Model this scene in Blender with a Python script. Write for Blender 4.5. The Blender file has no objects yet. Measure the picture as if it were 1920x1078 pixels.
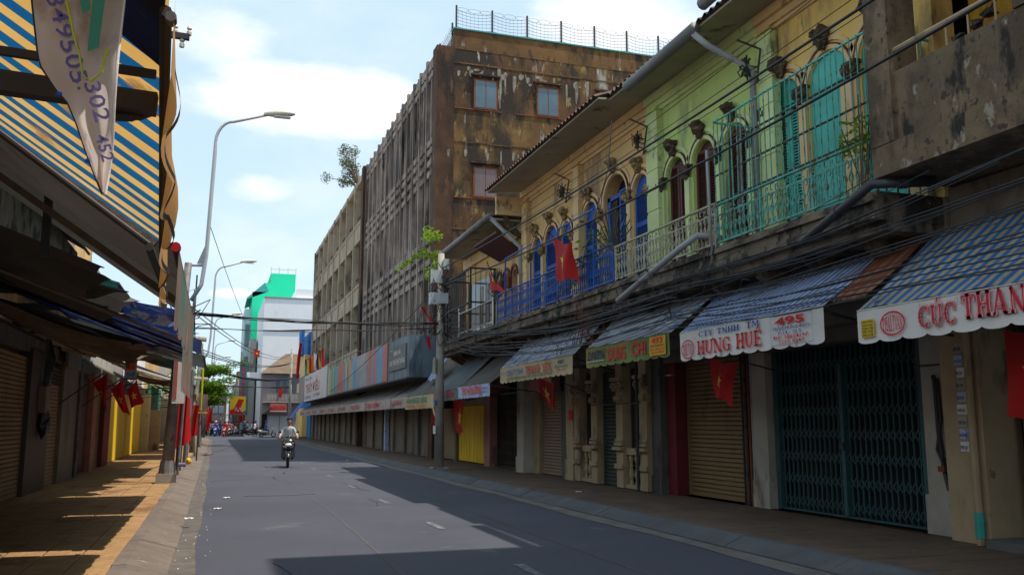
import bpy, bmesh, math, random
from mathutils import Vector, Matrix
R = math.radians
rnd = random.Random(11)
S = bpy.context.scene
COL = S.collection

# ------------------------------------------------------------------ camera
cd = bpy.data.cameras.new('camera'); cam = bpy.data.objects.new('camera', cd); COL.objects.link(cam)
cam.location = (0, 0, 1.55)
cam.rotation_euler = (R(90 + 8.686), 0, R(-18.39))
cd.sensor_width = 36; cd.lens = 31.05; cd.clip_start = 0.05; cd.clip_end = 3000
S.camera = cam

# ------------------------------------------------------------------ sky and sun
SUN = Vector((0.41, -0.16, 1.0)).normalized()
elev = math.asin(SUN.z)
sl = bpy.data.lights.new('sun', 'SUN'); so = bpy.data.objects.new('sun', sl); COL.objects.link(so)
sl.energy = 4.3; sl.angle = R(0.5); sl.color = (1.0, 0.93, 0.82)
so.rotation_euler = (-SUN).to_track_quat('-Z', 'Y').to_euler()
W = bpy.data.worlds.new('World'); S.world = W; W.use_nodes = True
nt = W.node_tree; nt.nodes.clear()
def wn(t, **k):
    n = nt.nodes.new(t)
    for a, b in k.items(): setattr(n, a, b)
    return n
out = wn('ShaderNodeOutputWorld'); bg = wn('ShaderNodeBackground'); nt.links.new(bg.outputs[0], out.inputs[0])
sky = wn('ShaderNodeTexSky', sky_type='NISHITA'); sky.sun_disc = False
sky.sun_elevation = elev; sky.sun_rotation = math.atan2(SUN.x, SUN.y)
sky.air_density = 1.0; sky.dust_density = 1.6; sky.ozone_density = 1.4
bg.inputs[1].default_value = 0.15
tc = wn('ShaderNodeTexCoord')
nz = wn('ShaderNodeTexNoise'); nz.inputs['Scale'].default_value = 3.6; nz.inputs['Detail'].default_value = 9; nz.inputs['Roughness'].default_value = .58
mp = wn('ShaderNodeMapping'); mp.inputs['Scale'].default_value = (1, 1, 2.2)
mp.inputs['Location'].default_value = (0.3, 0.9, 0.1)
nt.links.new(tc.outputs['Generated'], mp.inputs[0]); nt.links.new(mp.outputs[0], nz.inputs[0])
def cloud(d, sx, sz, lo, hi):
    """soft mask round one direction of the sky, wider than high"""
    d = Vector(d).normalized(); side = Vector((d.y, -d.x, 0)).normalized(); up = side.cross(d)
    def dot(v, s):
        m = wn('ShaderNodeVectorMath', operation='DOT_PRODUCT'); m.inputs[1].default_value = v / s
        nt.links.new(tc.outputs['Generated'], m.inputs[0]); return m.outputs['Value']
    a, b = dot(side, sx), dot(up, sz)
    front = wn('ShaderNodeVectorMath', operation='DOT_PRODUCT'); front.inputs[1].default_value = d
    nt.links.new(tc.outputs['Generated'], front.inputs[0])
    def mm(op, x, y):
        m = wn('ShaderNodeMath', operation=op)
        for i, q in enumerate((x, y)):
            if isinstance(q, (int, float)): m.inputs[i].default_value = q
            else: nt.links.new(q, m.inputs[i])
        return m.outputs[0]
    r2 = mm('ADD', mm('MULTIPLY', a, a), mm('MULTIPLY', b, b))
    r2 = mm('ADD', r2, mm('MULTIPLY', mm('LESS_THAN', front.outputs['Value'], 0.0), 50.0))
    w = mm('ADD', mm('SUBTRACT', 1.0, r2), mm('MULTIPLY', mm('SUBTRACT', nz.outputs[0], 0.5), 4.5))
    mr = wn('ShaderNodeMapRange'); mr.interpolation_type = 'SMOOTHSTEP'
    mr.inputs[1].default_value = lo; mr.inputs[2].default_value = hi
    nt.links.new(w, mr.inputs[0]); return mr.outputs[0]
def mx(a, b):
    m = wn('ShaderNodeMath', operation='MAXIMUM'); nt.links.new(a, m.inputs[0]); nt.links.new(b, m.inputs[1]); return m.outputs[0]
def pix(px, py):
    th, ps = R(8.686), R(18.39)
    f = Vector((math.sin(ps)*math.cos(th), math.cos(ps)*math.cos(th), math.sin(th))); r = Vector((math.cos(ps), -math.sin(ps), 0)); u = r.cross(f)
    return r*(px-960)+u*(539-py)+f*1656
cl = mx(cloud(pix(560, 185), .20, .045, 0.1, 1.2), cloud(pix(478, 352), .05, .022, .3, 1.8))
cl = mx(cl, cloud(pix(1150, 60), .16, .05, 0.1, 1.3))
cl = mx(cl, cloud(pix(330, 60), .12, .05, 0.2, 1.5))
cl = mx(cl, cloud(pix(430, 550), .03, .008, 0.2, 1.6))
gen = wn('ShaderNodeMapRange'); gen.interpolation_type = 'SMOOTHSTEP'; gen.inputs[1].default_value = .44; gen.inputs[2].default_value = .8; gen.inputs[4].default_value = .45
nt.links.new(nz.outputs[0], gen.inputs[0]); cl = mx(cl, gen.outputs[0])
mixc = wn('ShaderNodeMix', data_type='RGBA')
nt.links.new(cl, mixc.inputs[0]); veil = wn('ShaderNodeMix', data_type='RGBA'); veil.inputs[0].default_value = .72; nt.links.new(sky.outputs[0], veil.inputs[6]); veil.inputs[7].default_value = (4.25, 5.55, 6.4, 1); nt.links.new(veil.outputs[2], mixc.inputs[6]); mixc.inputs[7].default_value = (6.6, 6.7, 6.8, 1)
nt.links.new(mixc.outputs[2], bg.inputs[0])
S.view_settings.view_transform = 'Standard'; S.view_settings.look = 'None'; S.view_settings.gamma = 1; S.view_settings.use_curve_mapping = False
S.view_settings.exposure = 0.28
S.render.engine = 'CYCLES'; S.cycles.max_bounces = 8; S.cycles.diffuse_bounces = 6; S.cycles.glossy_bounces = 3; S.cycles.transparent_max_bounces = 8

# ------------------------------------------------------------------ materials
MATS = {}
def M(name, col=None, rough=.8, var=.25, scale=2.0, dirt=(), bump=0.0, bscale=40.0, metal=0.0, stripes=None, stretch=1.0, brick=None, spec=None, trans=0.0):
    """col: base colour. dirt: (colour, lo, hi, scale, vertical stretch). stripes: (axis, period, [(start, colour)...])"""
    if col is None: return MATS[name]
    m = bpy.data.materials.new(name); m.use_nodes = True; t = m.node_tree; N = t.nodes; L = t.links
    b = N['Principled BSDF']; b.inputs['Roughness'].default_value = rough; b.inputs['Metallic'].default_value = metal
    if spec is not None: b.inputs['Specular IOR Level'].default_value = spec
    geo = N.new('ShaderNodeNewGeometry')
    def noise(sc, st, det=5, off=0):
        mpn = N.new('ShaderNodeMapping'); mpn.inputs['Scale'].default_value = (1, 1, 1/st); mpn.inputs['Location'].default_value = (off, off*1.7, off*.3)
        L.new(geo.outputs['Position'], mpn.inputs[0])
        n = N.new('ShaderNodeTexNoise'); n.inputs['Scale'].default_value = sc; n.inputs['Detail'].default_value = det; n.inputs['Roughness'].default_value = .62
        L.new(mpn.outputs[0], n.inputs[0]); return n.outputs[0]
    def rgb(c):
        l = .3*c[0]+.55*c[1]+.15*c[2]
        return tuple(min(.9, max(.004, l+(v-l)*1.12)) for v in c)+(1,)
    if stripes:
        ax, per, lst = stripes
        sp = N.new('ShaderNodeSeparateXYZ'); L.new(geo.outputs['Position'], sp.inputs[0])
        d = N.new('ShaderNodeMath'); d.operation = 'DIVIDE'; d.inputs[1].default_value = per; L.new(sp.outputs[ax], d.inputs[0])
        fr = N.new('ShaderNodeMath'); fr.operation = 'FRACT'; L.new(d.outputs[0], fr.inputs[0])
        rp = N.new('ShaderNodeValToRGB'); rp.color_ramp.interpolation = 'CONSTANT'; L.new(fr.outputs[0], rp.inputs[0])
        e = rp.color_ramp.elements; e[0].position = lst[0][0]; e[0].color = rgb(lst[0][1]); e[1].position = lst[1][0]; e[1].color = rgb(lst[1][1])
        for p, c in lst[2:]:
            x = e.new(p); x.color = rgb(c)
        cur = rp.outputs[0]
    else:
        r0 = N.new('ShaderNodeRGB'); r0.outputs[0].default_value = rgb(col); cur = r0.outputs[0]
    if var:
        mr = N.new('ShaderNodeMapRange'); mr.inputs[1].default_value = .3; mr.inputs[2].default_value = .7
        mr.inputs[3].default_value = 1-var; mr.inputs[4].default_value = 1+var*.7
        L.new(noise(scale, stretch, off=3.1), mr.inputs[0])
        vm = N.new('ShaderNodeVectorMath'); vm.operation = 'SCALE'; L.new(cur, vm.inputs[0]); L.new(mr.outputs[0], vm.inputs['Scale']); cur = vm.outputs[0]
    for i, (dc, lo, hi, sc, st) in enumerate(dirt):
        mr = N.new('ShaderNodeMapRange'); mr.interpolation_type = 'SMOOTHSTEP'; mr.inputs[1].default_value = lo; mr.inputs[2].default_value = hi
        L.new(noise(sc, st, 8, off=7.7*(i+1)), mr.inputs[0])
        mi = N.new('ShaderNodeMix'); mi.data_type = 'RGBA'; L.new(mr.outputs[0], mi.inputs[0]); L.new(cur, mi.inputs[6]); mi.inputs[7].default_value = rgb(dc); cur = mi.outputs[2]
    L.new(cur, b.inputs['Base Color'])
    if bump:
        bp = N.new('ShaderNodeBump'); bp.inputs['Strength'].default_value = min(1, bump); bp.inputs['Distance'].default_value = .02
        h = noise(bscale, 1, 6, 1.3)
        if brick:
            bt = N.new('ShaderNodeTexBrick'); bt.inputs['Scale'].default_value = 1; bt.inputs['Brick Width'].default_value = brick[0]; bt.inputs['Row Height'].default_value = brick[1]
            bt.inputs['Mortar Size'].default_value = .006; bt.inputs['Mortar Smooth'].default_value = .5; L.new(geo.outputs['Position'], bt.inputs[0])
            ad = N.new('ShaderNodeMath'); ad.operation = 'SUBTRACT'; L.new(h, ad.inputs[0]); L.new(bt.outputs['Fac'], ad.inputs[1]); h = ad.outputs[0]
        L.new(h, bp.inputs['Height']); L.new(bp.outputs[0], b.inputs['Normal'])
    if trans:
        b.inputs['Subsurface Weight'].default_value = 0
        ts = N.new('ShaderNodeBsdfTranslucent'); L.new(cur, ts.inputs[0]); ms = N.new('ShaderNodeMixShader'); ms.inputs[0].default_value = trans
        L.new(b.outputs[0], ms.inputs[1]); L.new(ts.outputs[0], ms.inputs[2]); L.new(ms.outputs[0], N['Material Output'].inputs[0])
    m.diffuse_color = (*col, 1)
    MATS[name] = m; return m

BLK = (.012, .011, .010)
M('asphalt', (.058, .058, .076), .85, .18, .35, [((.048, .049, .063), .48, .62, .22, 1), ((.082, .078, .080), .60, .74, 11, 1), ((.05, .05, .056), .64, .70, 1.6, 1), ((.10, .10, .105), .62, .68, .9, 1)], .6, 90)
M('gutter_dust', (.115, .098, .084), .95, .35, 3, [((.08, .075, .075), .48, .62, 5, 1), ((.19, .17, .15), .66, .72, 14, 1)], .5, 60)
M('gutter_pale', (.14, .125, .115), .9, .3, 2, [((.12, .11, .10), .55, .65, 6, 1)], .4, 50)
M('kerb_concrete', (.15, .12, .10), .9, .3, 1.5, [((.10, .085, .07), .55, .68, 5, 1), ((.3, .27, .24), .64, .7, 9, 1)], .4, 50)
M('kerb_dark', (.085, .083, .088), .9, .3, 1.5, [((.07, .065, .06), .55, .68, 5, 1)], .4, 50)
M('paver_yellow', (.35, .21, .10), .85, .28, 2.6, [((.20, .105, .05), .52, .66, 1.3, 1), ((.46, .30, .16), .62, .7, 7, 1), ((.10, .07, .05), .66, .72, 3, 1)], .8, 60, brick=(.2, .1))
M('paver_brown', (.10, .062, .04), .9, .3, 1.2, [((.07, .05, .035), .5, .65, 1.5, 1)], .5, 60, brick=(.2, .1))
M('joint', (.10, .07, .045), .95, .3, 6)
M('ground_dust', (.12, .11, .1), .95, .3, .3)
M('paint_white', (.17, .17, .175), .8, .3, 8, [((.072, .071, .085), .42, .54, 12, 1)])
M('grime_wall', (.155, .088, .034), .92, .6, 1.3, [((.11, .052, .022), .41, .58, .5, 1.6), ((.03, .02, .014), .48, .60, .55, 2.5), ((.36, .33, .29), .60, .66, .9, 6), ((.25, .17, .07), .58, .66, 2.6, 2), ((.03, .02, .015), .56, .64, 3.5, 3), ((.40, .38, .35), .63, .67, 4.5, 8), ((.18, .045, .02), .68, .72, 3, 2)], .6, 14)
M('grime_dark', (.075, .036, .02), .92, .5, 1.2, [((.02, .013, .01), .48, .6, .9, 3), ((.2, .19, .17), .64, .70, 2.5, 6), ((.13, .06, .03), .58, .66, 2, 3)], .6, 14)
M('grime_parapet', (.15, .08, .03), .92, .45, .7, [((.03, .02, .015), .5, .62, .8, 3.5), ((.34, .31, .27), .64, .70, 1.8, 5), ((.07, .035, .018), .52, .62, 2.4, 2)], .6, 14)
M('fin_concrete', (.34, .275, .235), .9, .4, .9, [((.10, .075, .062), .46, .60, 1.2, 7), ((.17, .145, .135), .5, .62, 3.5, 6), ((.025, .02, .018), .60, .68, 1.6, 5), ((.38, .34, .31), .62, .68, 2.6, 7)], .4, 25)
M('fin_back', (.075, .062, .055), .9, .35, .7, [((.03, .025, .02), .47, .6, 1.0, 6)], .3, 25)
M('bay_concrete', (.40, .33, .25), .9, .25, .7, [((.13, .10, .075), .52, .66, 1.2, 4), ((.05, .04, .03), .65, .74, 2, 4)], .4, 25)
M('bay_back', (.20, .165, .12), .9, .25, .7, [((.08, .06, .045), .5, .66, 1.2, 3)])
M('wet_concrete', (.17, .12, .075), .93, .4, 1.6, [((.09, .06, .038), .46, .6, 1.9, 1.8), ((.022, .017, .013), .57, .66, 2.6, 2.5), ((.30, .25, .19), .60, .68, 5, 1.6), ((.05, .04, .03), .58, .64, 9, 1)], .6, 18)
M('cream', (.68, .45, .21), .88, .12, .8, [((.30, .20, .12), .50, .66, 1.1, 2.5), ((.11, .08, .055), .60, .70, 2.2, 4), ((.56, .46, .34), .62, .68, 5, 2)], .25, 40)
M('cream_trim', (.70, .50, .27), .85, .15, 1.5, [((.16, .11, .075), .58, .70, 2.5, 2)], .2, 40)
M('yellow_wall', (.76, .52, .19), .88, .12, .8, [((.36, .23, .11), .50, .66, 1.1, 2.5), ((.12, .085, .05), .60, .70, 2.2, 4), ((.6, .5, .34), .62, .68, 5, 2)], .25, 40)
M('green_wall', (.56, .66, .25), .88, .12, .8, [((.26, .31, .17), .50, .68, 1.2, 2.5), ((.10, .10, .06), .60, .70, 2.2, 4), ((.5, .54, .40), .62, .68, 5, 2)], .25, 40)
M('green_trim', (.60, .66, .34), .85, .12, 1.5, [((.18, .18, .11), .60, .72, 2.5, 2)], .2, 40)
M('ochre_wall', (.66, .39, .06), .88, .15, .8, [((.33, .17, .04), .52, .68, 1.1, 2.5), ((.6, .5, .4), .68, .72, 1.5, 2)], .25, 40)
M('red_trim', (.13, .022, .018), .7, .25, 2)
M('ornament', (.085, .055, .035), .95, .4, 8, [((.22, .15, .09), .55, .65, 12, 1)], .8, 40)
M('ornament_pale', (.32, .22, .12), .95, .3, 8, [((.08, .05, .035), .5, .62, 9, 1)], .8, 40)
M('soffit', (.36, .32, .24), .85, .2, 1, [((.14, .11, .08), .58, .7, 1.5, 1)])
M('roof_tile', (.12, .065, .045), .9, .4, 3, [((.03, .025, .02), .5, .62, 3, 1)], .5, 20)
M('slab_edge', (.17, .135, .10), .95, .4, 2, [((.03, .025, .02), .46, .6, 3, 1.5), ((.38, .33, .27), .66, .72, 7, 1)], .8, 15)
M('gutter_pvc', (.16, .155, .15), .6, .15, 2, [((.07, .06, .05), .55, .7, 3, 1)])
M('pipe_grey', (.30, .29, .29), .55, .15, 2, [((.14, .12, .10), .6, .7, 4, 1)])
M('pipe_black', (.03, .03, .034), .5, .2, 2)
M('teal_paint', (.055, .33, .27), .6, .2, 3, [((.03, .16, .13), .56, .68, 5, 1)])
M('teal_pale', (.11, .46, .39), .7, .2, 3, [((.07, .25, .2), .52, .66, 3, 3), ((.12, .10, .06), .66, .72, 9, 1)])
M('iron_white', (.40, .38, .28), .7, .25, 6, [((.11, .07, .04), .55, .64, 14, 1)])
M('iron_teal', (.12, .33, .27), .7, .25, 6, [((.12, .07, .035), .52, .62, 10, 1)])
M('iron_blue', (.010, .075, .30), .55, .2, 4, [((.02, .03, .09), .58, .68, 12, 1)])
M('blue_paint', (.008, .08, .34), .65, .25, 3, [((.006, .02, .10), .56, .7, 5, 1)])
M('maroon_paint', (.075, .016, .014), .6, .25, 3)
M('iron_dark', (.035, .032, .03), .7, .3, 5, [((.1, .05, .03), .6, .68, 9, 1)])
M('iron_rust', (.10, .06, .04), .8, .4, 5, [((.03, .025, .02), .5, .62, 7, 1)])
M('steel', (.45, .45, .46), .3, .1, 3, metal=.8)
M('pole_concrete', (.34, .31, .27), .9, .25, 2, [((.08, .07, .06), .55, .68, 3, 3), ((.32, .3, .27), .66, .72, 5, 1)], .4, 30)
M('pole_steel', (.16, .155, .15), .6, .3, 3, [((.07, .05, .035), .52, .66, 5, 2)], .2, 30)
M('lamp_paint', (.45, .46, .47), .5, .1, 3)
M('lamp_head', (.62, .58, .48), .45, .1, 3)
M('glass_dark', (.018, .02, .022), .12, .2, 1)
M('glass_blue', (.11, .16, .19), .15, .2, 1)
M('glass_mauve', (.17, .12, .12), .25, .2, 1)
M('rust_frame', (.20, .06, .03), .8, .35, 6)
M('shutter_tan', (.23, .15, .075), .55, .15, 1.2, [((.11, .07, .04), .56, .7, 2, 3)])
M('shutter_beige', (.27, .20, .13), .6, .15, 1.2, [((.12, .09, .06), .56, .7, 2, 3)])
M('shutter_dark', (.055, .055, .05), .6, .2, 1.2, [((.025, .025, .02), .56, .7, 2, 3)])
M('shutter_green', (.045, .058, .045), .6, .2, 1.2)
M('shutter_brown', (.18, .145, .11), .65, .25, .5, [((.06, .045, .035), .52, .66, 1, 3)])
M('gate_teal', (.035, .085, .09), .55, .2, 2, [((.02, .05, .05), .56, .68, 6, 1)])
M('gate_dark', (.05, .038, .03), .6, .25, 2)
M('yellow_door', (.78, .54, .015), .55, .12, 1.5, [((.36, .22, .02), .6, .72, 2, 2)])
M('pillar_cream', (.40, .30, .19), .85, .2, 1.2, [((.14, .10, .07), .54, .68, 1.8, 2.5), ((.04, .03, .03), .68, .75, 3, 2)], .3, 30)
M('pillar_white', (.42, .38, .32), .85, .2, 1.2, [((.18, .14, .11), .56, .7, 1.8, 2.5), ((.04, .03, .03), .69, .75, 3, 2)], .3, 30)
M('pillar_grey', (.11, .105, .095), .85, .25, 1.2, [((.05, .045, .04), .54, .68, 1.8, 2.5)], .3, 30)
M('pillar_red', (.14, .014, .022), .7, .2, 1.2, [((.05, .01, .012), .54, .68, 1.8, 2.5)])
M('pillar_pink', (.36, .17, .14), .8, .2, 1.2, [((.18, .08, .07), .56, .7, 1.8, 2.5)])
M('shop_wall', (.20, .17, .135), .9, .3, 1.2, [((.08, .065, .05), .52, .68, 1.8, 2.5)], .3, 30)
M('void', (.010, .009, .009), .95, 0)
M('lime_streak', (.27, .24, .20), .9, .35, 5, [((.15, .10, .06), .5, .64, 6, 3)])
M('asphalt_patch', (.050, .050, .058), .85, .2, 2, [((.07, .07, .08), .55, .65, 5, 1)], .5, 90)
M('crack_dark', (.025, .025, .028), .95, 0)
M('tarp_row', (.24, .235, .24), .8, .3, 1.0, [((.10, .09, .09), .50, .68, 1.2, 1)], .2, 30, trans=.15)
BL, CR = (.035, .13, .42), (.42, .36, .26)
M('tarp_blue_cream', (.2, .2, .3), .75, .2, 1.5, [((.20, .19, .18), .52, .72, 1.2, 1), ((.08, .07, .06), .60, .68, 5, 1)], .25, 30, stripes=('Y', .155, [(0, (.06, .20, .50)), (.5, (.56, .48, .34))]), trans=.25)
M('tarp_blue_white', (.2, .2, .3), .75, .2, 1.5, [((.20, .20, .22), .50, .72, 1.2, 1), ((.08, .07, .07), .60, .68, 5, 1)], .25, 30, stripes=('Y', .125, [(0, (.09, .20, .50)), (.52, (.56, .58, .62))]), trans=.2)
M('tarp_grey_blue', (.2, .2, .3), .7, .2, 1.5, [((.04, .12, .36), .56, .66, 2.2, 1), ((.13, .11, .10), .55, .7, 1.6, 1)], .25, 30, stripes=('Y', .10, [(0, (.20, .23, .29)), (.5, (.50, .50, .52))]), trans=.1)
M('tarp_orange', (.30, .10, .05), .75, .2, 1.5, [((.13, .05, .035), .55, .7, 1.5, 1)], .25, 30, stripes=('Y', .17, [(0, (.30, .095, .05)), (.7, (.36, .2, .13))]), trans=.2)
M('tarp_yellow_blue', (.3, .25, .1), .75, .16, 1.5, [((.26, .15, .06), .60, .72, 3.0, 1), ((.10, .08, .06), .68, .74, 5, 1)], .2, 30, stripes=('Y', .20, [(0, (.014, .09, .22)), (.5, (.58, .36, .13))]), trans=.55)
M('tarp_green', (.02, .11, .085), .7, .3, 1.5, [((.02, .04, .035), .5, .65, 2, 1)], trans=.25)
M('tarp_blue', (.02, .04, .16), .7, .3, 1.5, [((.12, .12, .14), .54, .62, 2.5, 1), ((.02, .02, .03), .55, .66, 3, 1)], trans=.2)
M('tarp_grey', (.10, .09, .08), .8, .25, 1.0, [((.06, .05, .045), .52, .68, 1.2, 1)], .2, 30, trans=.15)
M('tarp_slate', (.10, .12, .13), .75, .2, 1.0, [((.06, .06, .06), .56, .7, 1.2, 1)], .2, 30, trans=.15)
M('tarp_pale', (.5, .46, .38), .75, .15, 1.5, [((.3, .24, .17), .6, .7, 3, 1)], trans=.4)
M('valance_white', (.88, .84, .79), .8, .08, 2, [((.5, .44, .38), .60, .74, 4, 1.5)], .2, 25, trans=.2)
M('valance_yellow', (.60, .50, .31), .8, .12, 2, [((.35, .26, .13), .58, .72, 4, 1.5)], .2, 25, trans=.2)
M('valance_green', (.22, .27, .10), .8, .2, 1.2, [((.34, .29, .10), .5, .62, 1.2, 1)], .2, 25, trans=.2)
M('valance_orange', (.62, .36, .15), .8, .15, 2, [((.8, .62, .3), .6, .7, 5, 1)], trans=.3)
M('valance_teal', (.30, .20, .17), .8, .3, 2, [((.07, .24, .20), .5, .6, 1.2, 3), ((.14, .11, .10), .52, .66, 4, 3), ((.5, .42, .36), .64, .7, 5, 2)], trans=.3)
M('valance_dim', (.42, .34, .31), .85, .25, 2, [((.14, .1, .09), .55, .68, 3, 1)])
M('banner_blue', (.45, .5, .68), .75, .15, 3, [((.2, .25, .5), .56, .64, 5, 1)])
M('sticker_yellow', (.62, .42, .03), .7, .1, 4)
M('box_orange', (.62, .36, .06), .7, .1, 4)
M('ink_red', (.60, .015, .012), .65, .08, 6)
M('ink_crimson', (.58, .012, .05), .65, .08, 6)
M('ink_orange', (.72, .12, .015), .65, .1, 6)
M('ink_blue', (.03, .09, .36), .65, .1, 6)
M('ink_navy', (.02, .03, .10), .65, .1, 6)
M('ink_black', (.015, .014, .014), .65, 0)
M('ink_white', (.6, .6, .58), .65, .1, 6)
M('ink_rose', (.42, .12, .10), .65, .1, 6)
M('ink_violet', (.10, .07, .20), .65, .1, 6)
M('ink_green', (.04, .22, .14), .65, .1, 6)
M('ink_lime', (.45, .5, .05), .65, .1, 6)
M('flag_red', (.46, .009, .007), .75, .12, 3, trans=.22)
M('flag_star', (.80, .52, .02), .6, 0, trans=.2)
M('cloth_banner', (.86, .76, .70), .8, .12, 3, [((.55, .40, .33), .52, .7, 9, 1.5), ((.3, .22, .2), .64, .76, 14, 1)], trans=.6)
M('leaf', (.13, .24, .03), .6, .4, 3, trans=.35)
M('leaf_lime', (.24, .36, .03), .6, .3, 3, trans=.4)
M('leaf_dull', (.10, .13, .05), .7, .4, 3, trans=.3)
M('bark', (.13, .09, .06), .9, .3, 6, bump=.5, bscale=20)
M('cable', (.018, .018, .02), .55, 0)
M('cable_grey', (.13, .125, .12), .6, .2, 3)
M('corrugated_green', (.045, .17, .11), .55, .2, 2)
M('concrete_far', (.36, .34, .31), .9, .15, .5, [((.2, .18, .16), .55, .7, .6, 2)])
M('white_far', (.80, .80, .81), .85, .06, .4, [((.5, .5, .52), .6, .75, .6, 2)])
M('green_far', (.04, .60, .34), .8, .06, .4)
M('teal_far', (.06, .27, .25), .8, .1, .5)
M('aqua_far', (.45, .58, .60), .8, .1, .5)
M('dark_far', (.09, .075, .07), .9, .3, .8)
M('mauve_far', (.30, .25, .24), .9, .2, .5)
M('roof_far', (.15, .105, .07), .9, .3, 1)
M('blue_far', (.02, .12, .36), .8, .1, .5)
M('grey_sign', (.13, .135, .13), .7, .2, 1, [((.2, .2, .19), .56, .68, 3, 1)])
M('sheet_blue_grey', (.13, .18, .22), .6, .25, 1, [((.05, .06, .07), .5, .66, 1.5, 5)], .2, 20)
M('mural', (.26, .27, .30), .6, .3, .8, [((.42, .14, .11), .46, .54, .30, 5), ((.10, .26, .42), .49, .56, .42, 6), ((.44, .38, .14), .56, .61, .6, 7), ((.07, .26, .14), .58, .64, .45, 8), ((.6, .6, .58), .62, .66, 1.6, 12), ((.05, .05, .06), .62, .68, 2.4, 9)])
M('sign_white', (.60, .56, .55), .6, .08, 1, [((.42, .36, .35), .58, .72, 1, 3)])
M('billboard_yellow', (.85, .55, .02), .6, .05, 2)
M('skin', (.34, .17, .10), .6, .08, 8)
M('hair', (.012, .010, .010), .5, .2, 20)
M('shirt_grey', (.46, .47, .47), .85, .12, 6)
M('trousers', (.05, .055, .075), .85, .15, 6)
M('bike_black', (.018, .018, .02), .25, .1, 4)
M('bike_red', (.35, .018, .015), .3, .1, 4)
M('bike_white', (.6, .6, .62), .3, .1, 4)
M('bike_blue', (.02, .05, .25), .3, .1, 4)
M('tyre', (.02, .02, .02), .85, .1, 6)
M('chrome', (.6, .6, .6), .2, 0, 1, metal=.9)
M('lens', (.85, .87, .9), .1, 0)
M('shirt_violet', (.14, .07, .30), .85, .1, 6)
M('shirt_red', (.45, .05, .05), .85, .1, 6)
M('shirt_white', (.65, .65, .65), .85, .1, 6)
M('shirt_blue', (.06, .11, .3), .85, .1, 6)
M('helmet_pink', (.5, .08, .16), .3, 0)
M('plastic_purple', (.13, .11, .22), .5, .1, 3)
M('paper', (.75, .73, .7), .8, .1, 9)

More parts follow.
